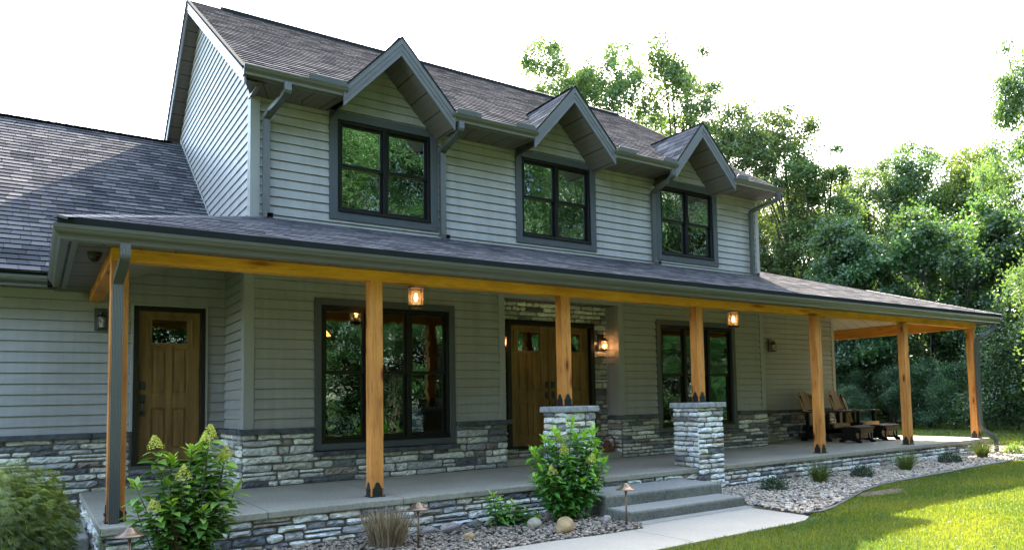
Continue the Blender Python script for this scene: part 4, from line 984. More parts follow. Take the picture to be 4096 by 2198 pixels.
# ================================================================== LAMPS & small house items
def wall_lantern(x, y, z, label, lit, group='lanterns on the house walls', stone=False):
    t = empty('wall_lantern', (x, y, z-.16), label, 'wall lantern', group)
    b = MB(); b.box(x-.055, x+.055, y-.022, y, z-.12, z+.13); b.box(x-.075, x+.075, y-.008, y, z-.145, z+.155); b.build('back_plate', 'black' if lit or stone else 'window_trim', t, bevel=.004)
    yc = y-.115
    a = MB(); a.tube([(x, y-.02, z+.02), (x, y-.05, z+.055), (x, y-.07, z+.095), (x, yc+.02, z+.10), (x, yc, z+.085)], .009, 8)
    a.tube([(x-.03, yc, z+.085), (x-.025, yc, z+.115), (x, yc, z+.122), (x+.025, yc, z+.115), (x+.03, yc, z+.085)], .004, 6); a.build('bracket_arm', 'black', t, smooth=True)
    c = MB(); c.lathe([(0, .085), (.028, .083), (.03, .06), (.055, .045), (.062, .03), (.06, .025), (0, .025)], (x, yc, z), 16); c.build('lantern_cap', 'black', t, smooth=False)
    g = MB(); g.lathe([(.048, .026), (.050, 0), (.048, -.09), (.042, -.12)], (x, yc, z), 16); g.build('lamp_glass', 'lampglass', t, smooth=True)
    f = MB(); f.lathe([(0, -.115), (.05, -.115), (.055, -.13), (.045, -.14), (0, -.14)], (x, yc, z), 16)
    for k_ in range(4):
        an = math.pi/4+k_*math.pi/2; f.tube([(x+.054*math.cos(an), yc+.054*math.sin(an), z+.03), (x+.054*math.cos(an), yc+.054*math.sin(an), z-.12)], .0035, 6)
    f.build('lantern_cage', 'black', t)
    u = MB(); u.lathe([(0, -.035), (.012, -.03), (.018, -.055), (.012, -.09), (.007, -.115)], (x, yc, z), 10)
    u.build('bulb', 'bulb' if lit else 'lampglass', t, smooth=True)
    if lit:
        l = bpy.data.lights.new('bulb_light', 'POINT'); l.energy = .9; l.color = (1, .50, .22); l.shadow_soft_size = .03
        lo = bpy.data.objects.new('bulb_light', l); COL.objects.link(lo); lo.parent = t; lo.location = (0, -.115, .10)
    return t
wall_lantern(-.10, YG-.03, 2.21, 'unlit dark wall lantern on the siding left of the single oak door', False)
wall_lantern(7.56, 2.40, 2.05, 'lit wall lantern on the stone right of the double front door', True)
wall_lantern(5.44, 2.40, 2.05, 'lit wall lantern half hidden left of the double front door', True)
wall_lantern(12.95, 2.92, 2.17, 'unlit wall lantern on the far right siding beyond the second porch window', False)
def ceiling_lamp(x, y, zt, zb, label):
    t = empty('ceiling_lamp', (x, y, zb), label, 'ceiling lamp', 'caged glass lamps hanging from the porch ceiling')
    r = .094
    b = MB(); b.lathe([(0, 0), (r+.005, 0), (r+.008, -.02), (0, -.02)], (x, y, zt), 20); b.tube([(x, y, 2.68), (x, y, zt)], .012, 8); b.build('ceiling_mount', 'black', t)
    g = MB(); g.lathe([(r, zt-.02-zt), (r+.004, -.06), (r+.002, -.1), (r+.004, (zb-zt)*.6), (r, zb-zt+.03)], (x, y, zt), 24); g.build('lamp_glass', 'lampglass', t, smooth=True)
    c = MB(); c.lathe([(r-.012, .0), (r+.008, .0), (r+.01, .032), (r-.01, .032), (r-.012, 0)], (x, y, zb), 24)
    c.lathe([(r+.003, .0), (r+.009, .004), (r+.003, .008)], (x, y, zt-.06), 24)
    for k_ in range(4):
        an = .3+k_*math.pi/2; c.tube([(x+(r+.006)*math.cos(an), y+(r+.006)*math.sin(an), zb+.02), (x+(r+.006)*math.cos(an), y+(r+.006)*math.sin(an), zt)], .0045, 6)
    c.build('lamp_cage', 'black', t)
    u = MB(); zc = (zt+zb)/2; u.lathe([(0, -.055), (.014, -.05), (.022, -.02), (.024, .0), (.014, .03), (.012, .05)], (x, y, zc), 12); u.build('bulb', 'bulb', t, smooth=True)
    l = bpy.data.lights.new('bulb_light', 'POINT'); l.energy = .45; l.color = (1, .52, .24); l.shadow_soft_size = .03
    lo = bpy.data.objects.new('bulb_light', l); COL.objects.link(lo); lo.parent = t; lo.location = (0, 0, (zt-zb)/2)
ceiling_lamp(3.316, 1.0, 2.58, 2.295, 'lit glass ceiling lamp in front of the wide triple window')
ceiling_lamp(9.54, 1.0, 2.58, 2.285, 'lit glass ceiling lamp by the right porch window')
# dome security camera
t = empty('security_camera', (-.345, .33, 2.46), 'black dome security camera under the left porch soffit', 'security camera')
mb = MB(); mb.lathe([(0, 0), (.062, 0), (.060, -.028), (.052, -.036), (0, -.036)], (-.345, .33, 2.558), 20); mb.build('camera_base', 'black', t)
mb = MB(); mb.lathe([(.052, -.03), (.050, -.055), (.038, -.08), (.02, -.092), (0, -.095)], (-.345, .33, 2.558), 20); mb.build('camera_dome', 'frame', t, smooth=True)
# pendant lamp inside the dining room, seen through the triple window
t = empty('dining_pendant', (2.72, 3.0, 2.03), 'glowing amber pendant lamp seen inside the wide triple window', 'pendant lamp')
mb = MB(); mb.lathe([(.02, .14), (.03, .12), (.055, .08), (.10, .02), (.115, 0), (.11, 0), (.05, .075), (.0, .12)], (2.72, 3.0, 2.07), 20); mb.build('lamp_shade', 'shadeglow', t, smooth=True)
mb = MB(); mb.tube([(2.72, 3.0, 2.20), (2.72, 3.0, 2.44)], .006, 6); mb.build('lamp_cord', 'black', t)

# birdhouse in a twig ring standing on the entry platform
t = empty('birdhouse', (7.46, 2.12, .105), 'small rust brown birdhouse inside a twig hoop beside the front door', 'birdhouse')
mb = MB(); mb.prism([(7.39, .105), (7.53, .105), (7.53, .24), (7.46, .31), (7.39, .24)], 'y', 2.10, 2.20); mb.build('birdhouse_body', 'barkbrown', t)
mb = MB(); mb.tube([(7.46+.15*math.cos(a), 2.13, .255+.15*math.sin(a)) for a in [i*math.pi/14 for i in range(29)]], .012, 6); mb.tube([(7.46+.155*math.cos(a+.1), 2.125+.01*math.sin(5*a), .257+.145*math.sin(a)) for a in [i*math.pi/14 for i in range(29)]], .007, 5); mb.build('twig_hoop', 'twig', t)
mb = MB(); mb.tube([(7.46, 2.099, .215), (7.46, 2.097, .215)], .022, 12); mb.build('entrance_hole', 'frame', t)
# outlet cover boxes on the stone
for (x, y, z) in ((1.345, 2.5, .42), (7.69, 2.2, .52)):
    pass

# path lights
def path_light(x, y, zb, zt, label, parts=True):
    t = empty('path_light', (x, y, zb), label, 'path light', 'bronze path lights in the pebble bed')
    c = MB(); c.lathe([(0, 0), (.018, -.003), (.034, -.018), (.040, -.030), (.075, -.056), (.112, -.068), (.113, -.072), (.07, -.064), (.03, -.05), (0, -.045)], (x, y, zt), 28); c.build('lamp_shade', 'bronze', t, smooth=True)
    s = MB(); s.tube([(x, y, zb-.05), (x, y, zt-.05)], .0115, 10); s.lathe([(.0115, 0), (.016, .0), (.016, .03), (.0115, .03)], (x, y, zt-.10), 12); s.build('stake', 'bronze', t, smooth=True)
path_light(-.153, -1.2, -.40, .117, 'bronze mushroom path light by the left downspout and hydrangea')
path_light(2.325, -1.175, -.40, .072, 'bronze mushroom path light right of the dry grass clump')
path_light(4.646, -1.61, -.385, .098, 'bronze mushroom path light at the foot of the steps')

# ================================================================== CHAIRS
def glider(loc, label):
    t = empty('glider_chair', loc, label, 'chair', 'tall backed outdoor glider chairs on the porch')
    # local: faces -y, origin at floor centre
    def B(*a): mb = MB(); mb.box(*a); return mb
    mb = MB()
    for s in (-1, 1):
        x0, x1 = (s*.30-.016, s*.30+.016)
        mb.prism([(-.36, 0), (-.24, 0), (-.20, .05), (.22, .05), (.28, 0), (.42, 0), (.42, .06), (.30, .14), (.26, .24), (-.20, .24), (-.24, .14), (-.36, .06)], 'x', x0, x1)
    mb.box(-.30, .30, -.30, -.27, .08, .17); mb.box(-.30, .30, .30, .33, .08, .17)
    mb.build('glider_base', 'frame', t, local=True)
    mb = MB()
    for s in (-1, 1):
        x0, x1 = (s*.27-.014, s*.27+.014)
        mb.prism([(-.40, .36), (-.36, .28), (.30, .20), (.42, .24), (.36, .34), (-.30, .40)], 'x', x0, x1)
        mb.box(s*.31-.018, s*.31+.018, -.34, -.26, .30, .625); mb.box(s*.31-.018, s*.31+.018, .18, .26, .24, .625)
        mb.prism([(.20, .24), (.28, .24), (.52, 1.0), (.46, 1.02)], 'x', s*.20-.014, s*.20+.014)
    mb.build('chair_frame', 'frame', t, local=True)
    for s in (-1, 1):
        mb = MB(); ol = [(s*.24, -.42), (s*.39, -.42), (s*.405, -.36), (s*.39, .1), (s*.34, .36), (s*.26, .36)]
        mb.prism(ol, 'z', .625, .655); mb.build('armrest', 'darkslat', t, local=True, bevel=.006)
    mb = MB()
    for k_ in range(7):
        y = -.42+k_*.105; z = .385-.014*k_+(0 if k_ else -.02)
        mb.box(-.29, .29, y, y+.092, z, z+.024)
    mb.build('seat', 'darkslat', t, local=True, bevel=.004)
    mb = MB(); mb.box(-.29, .29, -.445, -.422, .30, .395); mb.build('seat_front', 'slat', t, local=True)
    mb = MB()
    for k_ in range(7):
        u = (k_-3); w0, w1 = .036, .043; xb, xt = u*.076, u*.092; hh = 1.13-.018*u*u
        y0, z0 = .22, .32; y1 = y0+.33*(hh-z0)/.8; z1 = hh
        vs = []
        for (x, w_, y, z) in ((xb, w0, y0, z0), (xt, w1, y1, z1)):
            for sx in (-1, 1):
                for dy in (0, .02): vs.append((x+sx*w_, y+dy+.004*u*u*-1, z+(-.012*abs(u) if sx*u > 0 and z > .5 else 0)))
        mb.add(vs, [(0, 2, 6, 4), (1, 5, 7, 3), (0, 4, 5, 1), (2, 3, 7, 6), (4, 6, 7, 5), (0, 1, 3, 2)])
    mb.build('backrest', 'slat', t, local=True)
    mb = MB(); mb.box(-.27, .27, .36, .385, .62, .69); mb.build('back_brace', 'frame', t, local=True)
    return t
glider((13.75, 2.12, 0), 'tall backed brown and black glider chair, the nearer of the two, partly behind a post')
glider((14.95, 2.15, 0), 'tall backed brown and black glider chair beside the siding corner, the farther one')
def ottoman(loc, label):
    t = empty('glider_ottoman', loc, label, 'footstool', 'black gliding footstools in front of the porch chairs')
    mb = MB()
    for k_ in range(5):
        y = -.235+k_*.095; mb.box(-.30, .30, y, y+.084, .325-.012*abs(k_-2)**1.5*.5, .350-.012*abs(k_-2)**1.5*.5)
    mb.build('stool_top', 'darkslat', t, local=True, bevel=.004)
    for s in (-1, 1):
        mb = MB(); x = s*.255
        ol = [(-.26, 0), (-.16, 0), (-.12, .045), (.12, .045), (.16, 0), (.26, 0), (.26, .05), (.15, .10), (.12, .18), (.17, .26), (.235, .29), (.235, .33), (-.235, .33), (-.235, .29), (-.17, .26), (-.12, .18), (-.15, .10), (-.26, .05)]
        mb.prism(ol, 'x', x-.016, x+.016)
        mb.box(x-.05, x-.02, -.22, -.19, .06, .30) if s > 0 else mb.box(x+.02, x+.05, -.22, -.19, .06, .30)
        mb.build('stool_side', 'frame', t, local=True)
    mb = MB(); mb.box(-.235, .235, -.235, -.215, .20, .325); mb.box(-.235, .235, .215, .235, .20, .325); mb.box(-.24, .24, -.02, .02, .05, .10); mb.build('stool_rail', 'frame', t, local=True)
    mb = MB(); mb.box(-.05, .05, -.215, .215, .10, .115); mb.box(-.21, .21, -.12, -.105, .09, .20); mb.build('stool_brace', 'slat', t, local=True)
ottoman((13.64, 1.26, 0), 'black and brown footstool in front of the nearer glider chair')
ottoman((14.72, 1.32, 0), 'black and brown footstool in front of the farther glider chair')
t = empty('side_table', (14.12, 2.45, 0), 'small round light wood side table between the two glider chairs', 'side table')
mb = MB(); mb.lathe([(0, .60), (.21, .60), (.225, .59), (.225, .565), (0, .56)], (0, 0, 0), 24); mb.build('table_top', 'slab', t, local=True)
mb = MB(); mb.lathe([(.13, .56), (.15, .50), (.14, .3), (.16, .1), (.17, 0), (0, 0)], (0, 0, 0), 18); mb.build('table_base', 'slat', t, local=True)

# ================================================================== PEBBLES
def inpoly(x, y, poly):
    c = np.zeros(len(x), bool); n = len(poly)
    for i in range(n):
        x1, y1 = poly[i]; x2, y2 = poly[(i+1) % n]
        k = ((y1 > y) != (y2 > y)) & (x < (x2-x1)*(y-y1)/((y2-y1) if y2 != y1 else 1e-9)+x1); c ^= k
    return c
def cube_sphere():
    V = []; F = []
    idx = {}
    def vid(p):
        k = tuple(round(q, 4) for q in p)
        if k not in idx: idx[k] = len(V); V.append(np.array(p)/np.linalg.norm(p)*(1.0))
        return idx[k]
    g = (-1, 0, 1)
    for ax in range(3):
        for s in (-1, 1):
            for i in range(2):
                for j in range(2):
                    q = []
                    for a, b in ((i, j), (i+1, j), (i+1, j+1), (i, j+1)):
                        p = [0, 0, 0]; p[ax] = s; p[(ax+1) % 3] = g[a]; p[(ax+2) % 3] = g[b]; q.append(vid(p))
                    F.append(q if s > 0 else q[::-1])
    return np.array(V), np.array(F)
CV, CF = cube_sphere()
def rotm(a, b, c):
    ca, sa, cb, sb, cc, sc = np.cos(a), np.sin(a), np.cos(b), np.sin(b), np.cos(c), np.sin(c)
    m = np.empty((len(a), 3, 3))
    m[:, 0, 0] = ca*cb; m[:, 0, 1] = ca*sb*sc-sa*cc; m[:, 0, 2] = ca*sb*cc+sa*sc
    m[:, 1, 0] = sa*cb; m[:, 1, 1] = sa*sb*sc+ca*cc; m[:, 1, 2] = sa*sb*cc-ca*sc
    m[:, 2, 0] = -sb; m[:, 2, 1] = cb*sc; m[:, 2, 2] = cb*cc
    return m
def gzv(x): return -0.40+0.07*np.clip((x-3)/12, 0, 1)
def pebbles(name, poly, n, smin, smax, pal, label, bright):
    xs, ys = np.array(poly).T; x = nr.uniform(xs.min(), xs.max(), n*3); y = nr.uniform(ys.min(), ys.max(), n*3)
    k = inpoly(x, y, poly); x, y = x[k][:n], y[k][:n]; n = len(x)
    s = np.exp(nr.uniform(np.log(smin), np.log(smax), n))/2
    big = nr.random(n) < .04; s[big] *= 1.5
    sc = np.stack([s*nr.uniform(1.0, 1.5, n), s*nr.uniform(.75, 1.1, n), s*nr.uniform(.45, .75, n)], 1)
    Rm = rotm(nr.uniform(0, 6.28, n), nr.normal(0, .25, n), nr.normal(0, .25, n))
    jit = 1+nr.normal(0, .07, (n, len(CV), 1))
    P = CV[None]*jit*sc[:, None, :]; P = np.einsum('nij,nkj->nki', Rm, P)
    z = gzv(x)+sc[:, 2]*.6+nr.uniform(0, .022, n)+(0 if x.mean() > 5 else 0)
    P += np.stack([x, y, z], 1)[:, None, :]
    F = (CF[None]+(np.arange(n)*len(CV))[:, None, None]).reshape(-1, 4)
    pal = np.array(pal); c = pal[nr.integers(0, len(pal), n)]*nr.uniform(.75, 1.2, (n, 1))*np.array(bright)
    o = npmesh(name, P.reshape(-1, 3), F, 'pebble', np.repeat(np.clip(c, 0, .8), len(CF), 0), smooth=True)
    tag(o, label, 'pebbles', kind='stuff'); return o
PB = [(.42, .39, .34), (.34, .31, .27), (.50, .46, .40), (.26, .25, .24), (.38, .31, .26), (.20, .20, .21), (.44, .38, .31), (.32, .33, .33), (.55, .53, .48)]
LB2 = [(-.25, -.26), (4.83, -.22), (4.83, -1.62), (4.72, -1.80), (4.1, -1.79), (3.5, -1.72), (2.9, -1.72), (2.3, -1.75), (1.0, -1.9), (-.6, -2.1), (-.6, -.4)]
pebbles('river_pebbles', LB2, 8200, .018, .044, PB, 'brown and grey river pebbles in the bed left of the steps', (.70, .60, .50))
RB = [(6.84, -1.50), (6.90, -.2), (16.6, -.1), (16.6, 3), (18.4, 3), (18.4, -1.48)]+[(a, b+.03) for a, b in EDGE[::-1][1:]]
PB2 = [(.52, .49, .43), (.46, .41, .35), (.58, .55, .50), (.34, .33, .31), (.50, .42, .35), (.25, .26, .29), (.55, .49, .41), (.62, .60, .55), (.40, .30, .22)]
pebbles('river_pebbles', RB, 14500, .028, .055, PB2, 'pale buff river pebbles in the bed right of the steps', (.84, .73, .61))

# boulders and larger stones, each a thing
def boulder(x, y, r, sq, m, label, sd, zb=-.40, group=None, name='boulder'):
    g = random.Random(sd); mb = MB(); n1, n2 = 14, 9; vs = []
    ph = [g.uniform(0, 6.28) for _ in range(9)]
    for j in range(n2+1):
        th = math.pi*j/n2
        for i in range(n1):
            a = 2*math.pi*i/n1; d = Vector((math.sin(th)*math.cos(a), math.sin(th)*math.sin(a), math.cos(th)))
            k_ = 1+.10*math.sin(2*a+ph[0]+3*th)+.07*math.sin(3*a+ph[1])+.06*math.cos(4*th+ph[2])+g.uniform(-.025, .025)
            vs.append((x+d.x*r*sq[0]*k_, y+d.y*r*sq[1]*k_, zb+r*sq[2]*(.82+d.z*k_)))
    fs = [(j*n1+i, (j+1)*n1+i, (j+1)*n1+(i+1) % n1, j*n1+(i+1) % n1) for j in range(n2) for i in range(n1)]
    mb.add(vs, fs); o = mb.build(name, m, smooth=True)
    s = o.modifiers.new('sub', 'SUBSURF'); s.levels = 1; s.render_levels = 1
    tag(o, label, 'boulder' if r > .06 else 'rock', group); return o
boulder(3.90, -1.47, .115, (1.02, .9, .86), 'boulder_tan', 'round tan boulder at the foot of the taller hydrangea', 1)
boulder(3.83, -.98, .085, (1.0, .9, .85), 'boulder_white', 'pale cream boulder beside the small sprouting shrub', 2)
boulder(2.98, -.56, .105, (1.25, .75, .62), 'boulder_pink', 'long pinkish boulder against the stone skirt', 3)
boulder(2.76, -.50, .085, (1.1, .7, .62), 'boulder_pink', 'smaller brown pink boulder touching the long pinkish one', 4)
boulder(3.36, -.47, .085, (1.1, .8, .65), 'boulder_grey', 'grey boulder at the stone skirt left of the small sprouting shrub', 5)
boulder(2.92, -1.12, .062, (1.05, .8, .85), 'boulder_tan', 'buff blocky rock in the pebbles right of the second path light', 6)
boulder(4.62, -1.30, .062, (1.0, .9, .95), 'boulder_pink', 'rounded mauve rock beside the bottom step', 7)
boulder(4.44, -1.30, .038, (1.2, 1, .8), 'boulder_grey', 'small grey rock left of the mauve rock by the steps', 8)
#boulder(3.35, -.95, .045, (1.3, 1, .6), 'boulder_grey', 'flat pale grey rock in the middle of the pebbles', 9)
#boulder(4.50, -.92, .045, (1.4, 1, .6), 'boulder_white', 'flat cream rock against the side of the steps', 10)
boulder(7.28, -1.42, .030, (1.2, 1, .8), 'barkbrown', 'small rust coloured rock right of the bottom step', 12)
mb = MB(); mb.box(10.02, 10.16, -.52, -.40, gz(10)-.02, gz(10)+.055); tag(mb.build('drain_outlet', 'black', bevel=.01), 'black plastic drain outlet at the stone skirt', 'drain')

# ================================================================== GRASS
def grass_field(name, n, x, y, h, wd, label):
    """blades: one triangle pair each"""
    az = nr.uniform(0, 6.28, n); lean = np.abs(nr.normal(0, .42, n)); la = nr.uniform(0, 6.28, n)
    hh = h*nr.uniform(.5, 1.25, n); z = gzv(x)-.012
    dx, dy = np.cos(az)*wd/2, np.sin(az)*wd/2
    mx, my = np.cos(la)*lean*hh*.35, np.sin(la)*lean*hh*.35
    tx, ty = np.cos(la)*lean*hh*1.0, np.sin(la)*lean*hh*1.0
    V = np.empty((n, 5, 3))
    V[:, 0] = np.stack([x-dx, y-dy, z], 1); V[:, 1] = np.stack([x+dx, y+dy, z], 1)
    V[:, 2] = np.stack([x+mx+dx*.8, y+my+dy*.8, z+hh*.55], 1); V[:, 3] = np.stack([x+mx-dx*.8, y+my-dy*.8, z+hh*.55], 1)
    V[:, 4] = np.stack([x+tx, y+ty, z+hh*np.maximum(.45, 1-lean*.4)], 1)
    b = np.arange(n)*5
    F = np.concatenate([np.stack([b, b+1, b+2], 1), np.stack([b, b+2, b+3], 1), np.stack([b+3, b+2, b+4], 1)])
    c = np.clip(.45+.25*np.sin(x*1.7+np.sin(y*2.1)*1.5)*np.cos(y*2.3)+nr.normal(0, .26, n), 0, 1)
    col = np.tile(np.stack([c, c, c], 1), (3, 1))
    o = npmesh(name, V.reshape(-1, 3), F, 'grassblade', col); tag(o, label, 'grass', kind='stuff'); return o
ex, ey = np.array(EDGE).T
def lawn_pts(n, x0, x1, y0, y1, near):
    x = nr.uniform(x0, x1, n); y = nr.uniform(y0, y1, n)
    lim = np.where(x < 6.72, -2.72, np.interp(x, ex, ey)-.02); lim = np.where(x > 18.4, 40, lim)
    px_ = [(a, b) for a, b in PATH]
    k = (y < lim+nr.normal(0, .012, n)) & ~inpoly(x, y, px_)
    soil = ((x-9.05)/.62)**2+((y+1.98)/.21)**2 < nr.uniform(.4, 1.2, n)
    k &= ~soil | (nr.random(n) < .08)
    return x[k], y[k]
A = [lawn_pts(95000, 2.6, 8.5, -5.2, -1.8, 1), lawn_pts(80000, 8.5, 15, -5.6, -1.2, 1)]
x = np.concatenate([a[0] for a in A]); y = np.concatenate([a[1] for a in A])
d = np.hypot(x-CAM.x, y-CAM.y)
grass_field('lawn_grass', len(x), x, y, .043, np.clip(.0045*d/7, .004, .010), 'mown green lawn grass in front of the pebble bed')
a = lawn_pts(90000, 15, 30, -9, 9, 0)
grass_field('lawn_grass', len(a[0]), a[0], a[1], .06, .014, 'sunlit lawn grass beyond the right end of the porch')

# ================================================================== TREES
def leaf_cloud(cl, per, sig, size, seed, flat=.35):
    """cl: (n,4) clump centres + radius. returns V,F,col"""
    g = np.random.default_rng(seed); n = len(cl)*per
    ci = np.repeat(np.arange(len(cl)), per); C = cl[ci]
    d = g.normal(0, 1, (n, 3)); d /= np.linalg.norm(d, axis=1)[:, None]; rr = g.random(n)**.6*1.15
    st_ = np.where(g.random(n) < .28, 1.75, .92)
    P = C[:, :3]+d*(rr*C[:, 3]*sig*st_)[:, None]*np.array([1, 1, .75])
    a = g.normal(0, 1, (n, 3)); a[:, 2] *= .6; a[:, 2] -= .25; a /= np.linalg.norm(a, axis=1)[:, None]
    nrm = g.normal(0, 1, (n, 3)); nrm[:, 2] += 1.0*np.sign(g.random(n)-flat*.5); b = np.cross(a, nrm); b /= np.linalg.norm(b, axis=1)[:, None]
    s = size*g.uniform(.6, 1.25, n)[:, None]
    V = np.empty((n, 4, 3)); V[:, 0] = P-a*s*.5; V[:, 1] = P+b*s*.33; V[:, 2] = P+a*s*.5; V[:, 3] = P-b*s*.33
    F = np.arange(n*4).reshape(n, 4)
    tone = g.random(len(cl)); c = np.clip(.5*tone[ci]+.5*g.random(n), 0, 1); return V.reshape(-1, 3), F, np.stack([c, c, c], 1)
def make_tree(name, h, z0, rx, nclump, per, leaf, m, seed, label, group, cr=.55, top=1.0, cat='tree', trunk_r=.13, bushy=0):
    g = random.Random(seed); t = empty(name, (0, 0, 0), label, cat, group)
    cl = []
    lobes = [(g.uniform(0, 6.28), g.uniform(.35, 1.0)*rx*(.86-.35*(k_/15)), z0+(h-z0)*(.06+.82*k_/15), g.uniform(.20, .40)*rx) for k_ in range(16)]
    lobes += [(g.uniform(0, 6.28), rx*.12, h-.28*rx*k_, rx*(.26+.12*k_)) for k_ in (0, 1, 2)]
    while len(cl) < nclump:
        a, r, zc, lr = g.choice(lobes)
        d = Vector((g.gauss(0, 1), g.gauss(0, 1), g.gauss(0, 1))).normalized()*g.uniform(.55, 1)
        x, y, z = r*math.cos(a)+d.x*lr, r*math.sin(a)+d.y*lr, zc+d.z*lr*1.15
        if z < z0*.8 or z > h: continue
        cl.append((x, y, z, g.uniform(.6, 1.3)*cr))
    V, F, C = leaf_cloud(np.array(cl), per, 1.0, leaf, seed)
    npmesh('crown', V, F, m, C, parent=t)
    mb = MB(); zt = h*.86; pts = []; x = y = 0
    for i in range(9):
        z = -.3+(zt+.3)*i/8; pts.append((x, y, z)); x += g.gauss(0, .06); y += g.gauss(0, .06)
    mb.tube(pts, [trunk_r*(1.35 if i == 0 else 1)*(1-.85*i/8) for i in range(9)], 8)
    for k_ in range(14):
        c = cl[g.randrange(len(cl))]; i = min(7, max(2, int((c[2]-.3*h*.4)/zt*8*.8))); p = Vector(pts[i]); q = Vector(c[:3]); mid = (p+q)/2+Vector((0, 0, .15*(q-p).length))
        mb.tube([p, mid, q], [trunk_r*.34*(1-.6*i/8), trunk_r*.2, .012], 5)
    mb.build('trunk', 'bark', t, smooth=True)
    return t
def dup(root, loc, rz, sc, label, group=None, cat=None):
    r = root.copy(); COL.objects.link(r); r.location = loc; r.rotation_euler = (0, 0, rz); r.scale = sc
    r['label'] = label
    if group: r['group'] = group
    for ch in list(root.children):
        c = ch.copy(); COL.objects.link(c); c.parent = r; c.location = ch.location
    return r
protos = {0: make_tree('broadleaf_tree', 16, 5.0, 3.0, 120, 300, .135, 'leaf', 21, 'p', 'tall trees behind the house', .58, trunk_r=.20),
          3: make_tree('broadleaf_tree', 16, 3.0, 3.0, 112, 300, .135, 'leaf', 33, 'p', 'tall trees behind the house', .60, trunk_r=.18),
          1: make_tree('maple_tree', 9, 1.2, 2.6, 115, 420, .09, 'leaf', 45, 'p', 'leafy trees at the edge of the lawn', .47, trunk_r=.11),
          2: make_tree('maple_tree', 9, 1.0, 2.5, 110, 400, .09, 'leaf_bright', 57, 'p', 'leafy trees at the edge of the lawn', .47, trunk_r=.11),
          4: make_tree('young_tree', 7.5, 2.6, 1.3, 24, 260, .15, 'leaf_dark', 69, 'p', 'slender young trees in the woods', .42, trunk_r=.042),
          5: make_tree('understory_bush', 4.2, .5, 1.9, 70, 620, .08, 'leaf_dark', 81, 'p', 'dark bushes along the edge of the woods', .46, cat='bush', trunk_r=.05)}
used = set()
def place(k_, loc, rz, sc, label, group, cat):
    p = protos[k_]
    if k_ not in used:
        used.add(k_); p.location = loc; p.rotation_euler = (0, 0, rz); p.scale = sc; p['label'] = label; p['group'] = group; p['category'] = cat; return p
    o = dup(p, loc, rz, sc, label, group, cat); o['category'] = cat; return o
TL = [(23.1, 26.5, 21.2, 3.0, 0, 'tall tree rising above the roof ridge just right of the first dormer'), (27.0, 27.4, 22.9, 2.0, 3, 'narrow tall tree with a split top above the second dormer'), (27.4, 24.5, 21.5, 2.8, 0, 'tall loose crowned tree above the ridge right of the second dormer'),
      (28.9, 21.7, 21.3, 3.4, 3, 'tallest broad tree above the ridge between the second and third dormer'), (28.8, 19.0, 17.5, 2.4, 0, 'tree with a sloping shoulder just left above the third dormer'), (29.2, 17.0, 16.1, 2.8, 3, 'round topped tree right behind the third dormer'),
      (29.6, 14.8, 15.0, 2.9, 0, 'full green tree right of the upper storey corner'), (29.8, 12.8, 12.9, 2.8, 3, 'last tall tree before the dip in the tree line'), (28.8, 10.8, 10.3, 2.4, 2, 'low bright tree in the dip of the tree line'),
      (29.3, 9.9, 10.8, 2.5, 1, 'rounded dark tree right of the dip in the tree line'), (30.7, 9.5, 11.9, 2.8, 1, 'mid green tree above the far right porch roof'), (31.4, 8.1, 11.4, 3.0, 1, 'wide airy tree above the right end of the porch roof'),
      (30.2, 6.1, 10.7, 3.0, 2, 'sunlit yellow green tree right of the porch roof end'), (24.7, 1.5, 12.0, 1.9, 1, 'tall near tree at the right edge of the woods'), (24.0, -0.9, 11.4, 2.8, 1, 'nearest tree cut by the right edge of the picture'),
      (24.8, 12.9, 10.3, 2.4, 2, 'bright lower tree beside the upper storey downspout'), (29.2, 13.9, 10.8, 2.7, 1, 'dark lower tree above the middle of the right porch roof'), (31.0, 13.0, 9.4, 2.7, 1, 'shaded small tree behind the sloping porch roof'),
      (32.0, 9.6, 9.4, 2.7, 1, 'shaded tree behind the last porch bay'), (30.7, 7.0, 9.3, 2.7, 2, 'sunlit tree behind the last corner post'), (29.1, 4.9, 9.1, 2.6, 2, 'sunlit tree right of the last corner post'),
      (32.5, 12.0, 9.2, 2.7, 1, 'dark tree filling the gap above the porch beam'), (22.8, 24.3, 16.4, 2.6, 3, 'lower tree in front of the tall ones over the ridge end'), (26.6, 21.2, 16.1, 2.8, 0, 'mid height tree under the tallest broad tree')]
HT = {0: 16, 3: 16, 1: 9, 2: 9}; RX = {0: 3.0, 3: 3.0, 1: 2.6, 2: 2.5}
for i, (x, y, zt, r, k_, lab) in enumerate(TL):
    zt *= 1.05
    if i >= 8 and i not in (13, 14):      # the middle of the woods stands well back from the lawn
        x, y, zt, r = x+(x+.8)*.42, y+(y+8)*.42, zt*1.40-.4, r*1.22
    sz = zt/HT[k_]; sr = r/RX[k_]*1.12
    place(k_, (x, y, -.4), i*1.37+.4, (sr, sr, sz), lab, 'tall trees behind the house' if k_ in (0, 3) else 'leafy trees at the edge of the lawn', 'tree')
UB = [(22.6, 10.7, 5.4), (23.4, 9.7, 4.8), (23.3, 8.1, 4.2), (23.8, 7.3, 5.0), (23.0, 5.8, 3.8), (23.9, 5.2, 4.3), (23.4, 4.0, 3.8), (23.3, 3.0, 4.4), (23.2, 2.1, 4.1), (22.9, 1.4, 4.8), (21.4, 6.5, 2.7), (21.2, 7.6, 3.6), (24.5, 0.2, 4.5), (24, -1.0, 4.8)]
for i, (x, y, zt) in enumerate(UB):
    x, y = CAM.x+(x-CAM.x)*1.13, CAM.y+(y-CAM.y)*1.13; s = zt*(.95 if i in (0, 1, 8, 9) else .62)/4.2; o = place(5, (x, y, -.4), i*2.1, (s*1.05, s*1.05, s), 'dark leafy bush at the edge of the woods', 'dark leafy bushes at the edge of the woods', 'bush')
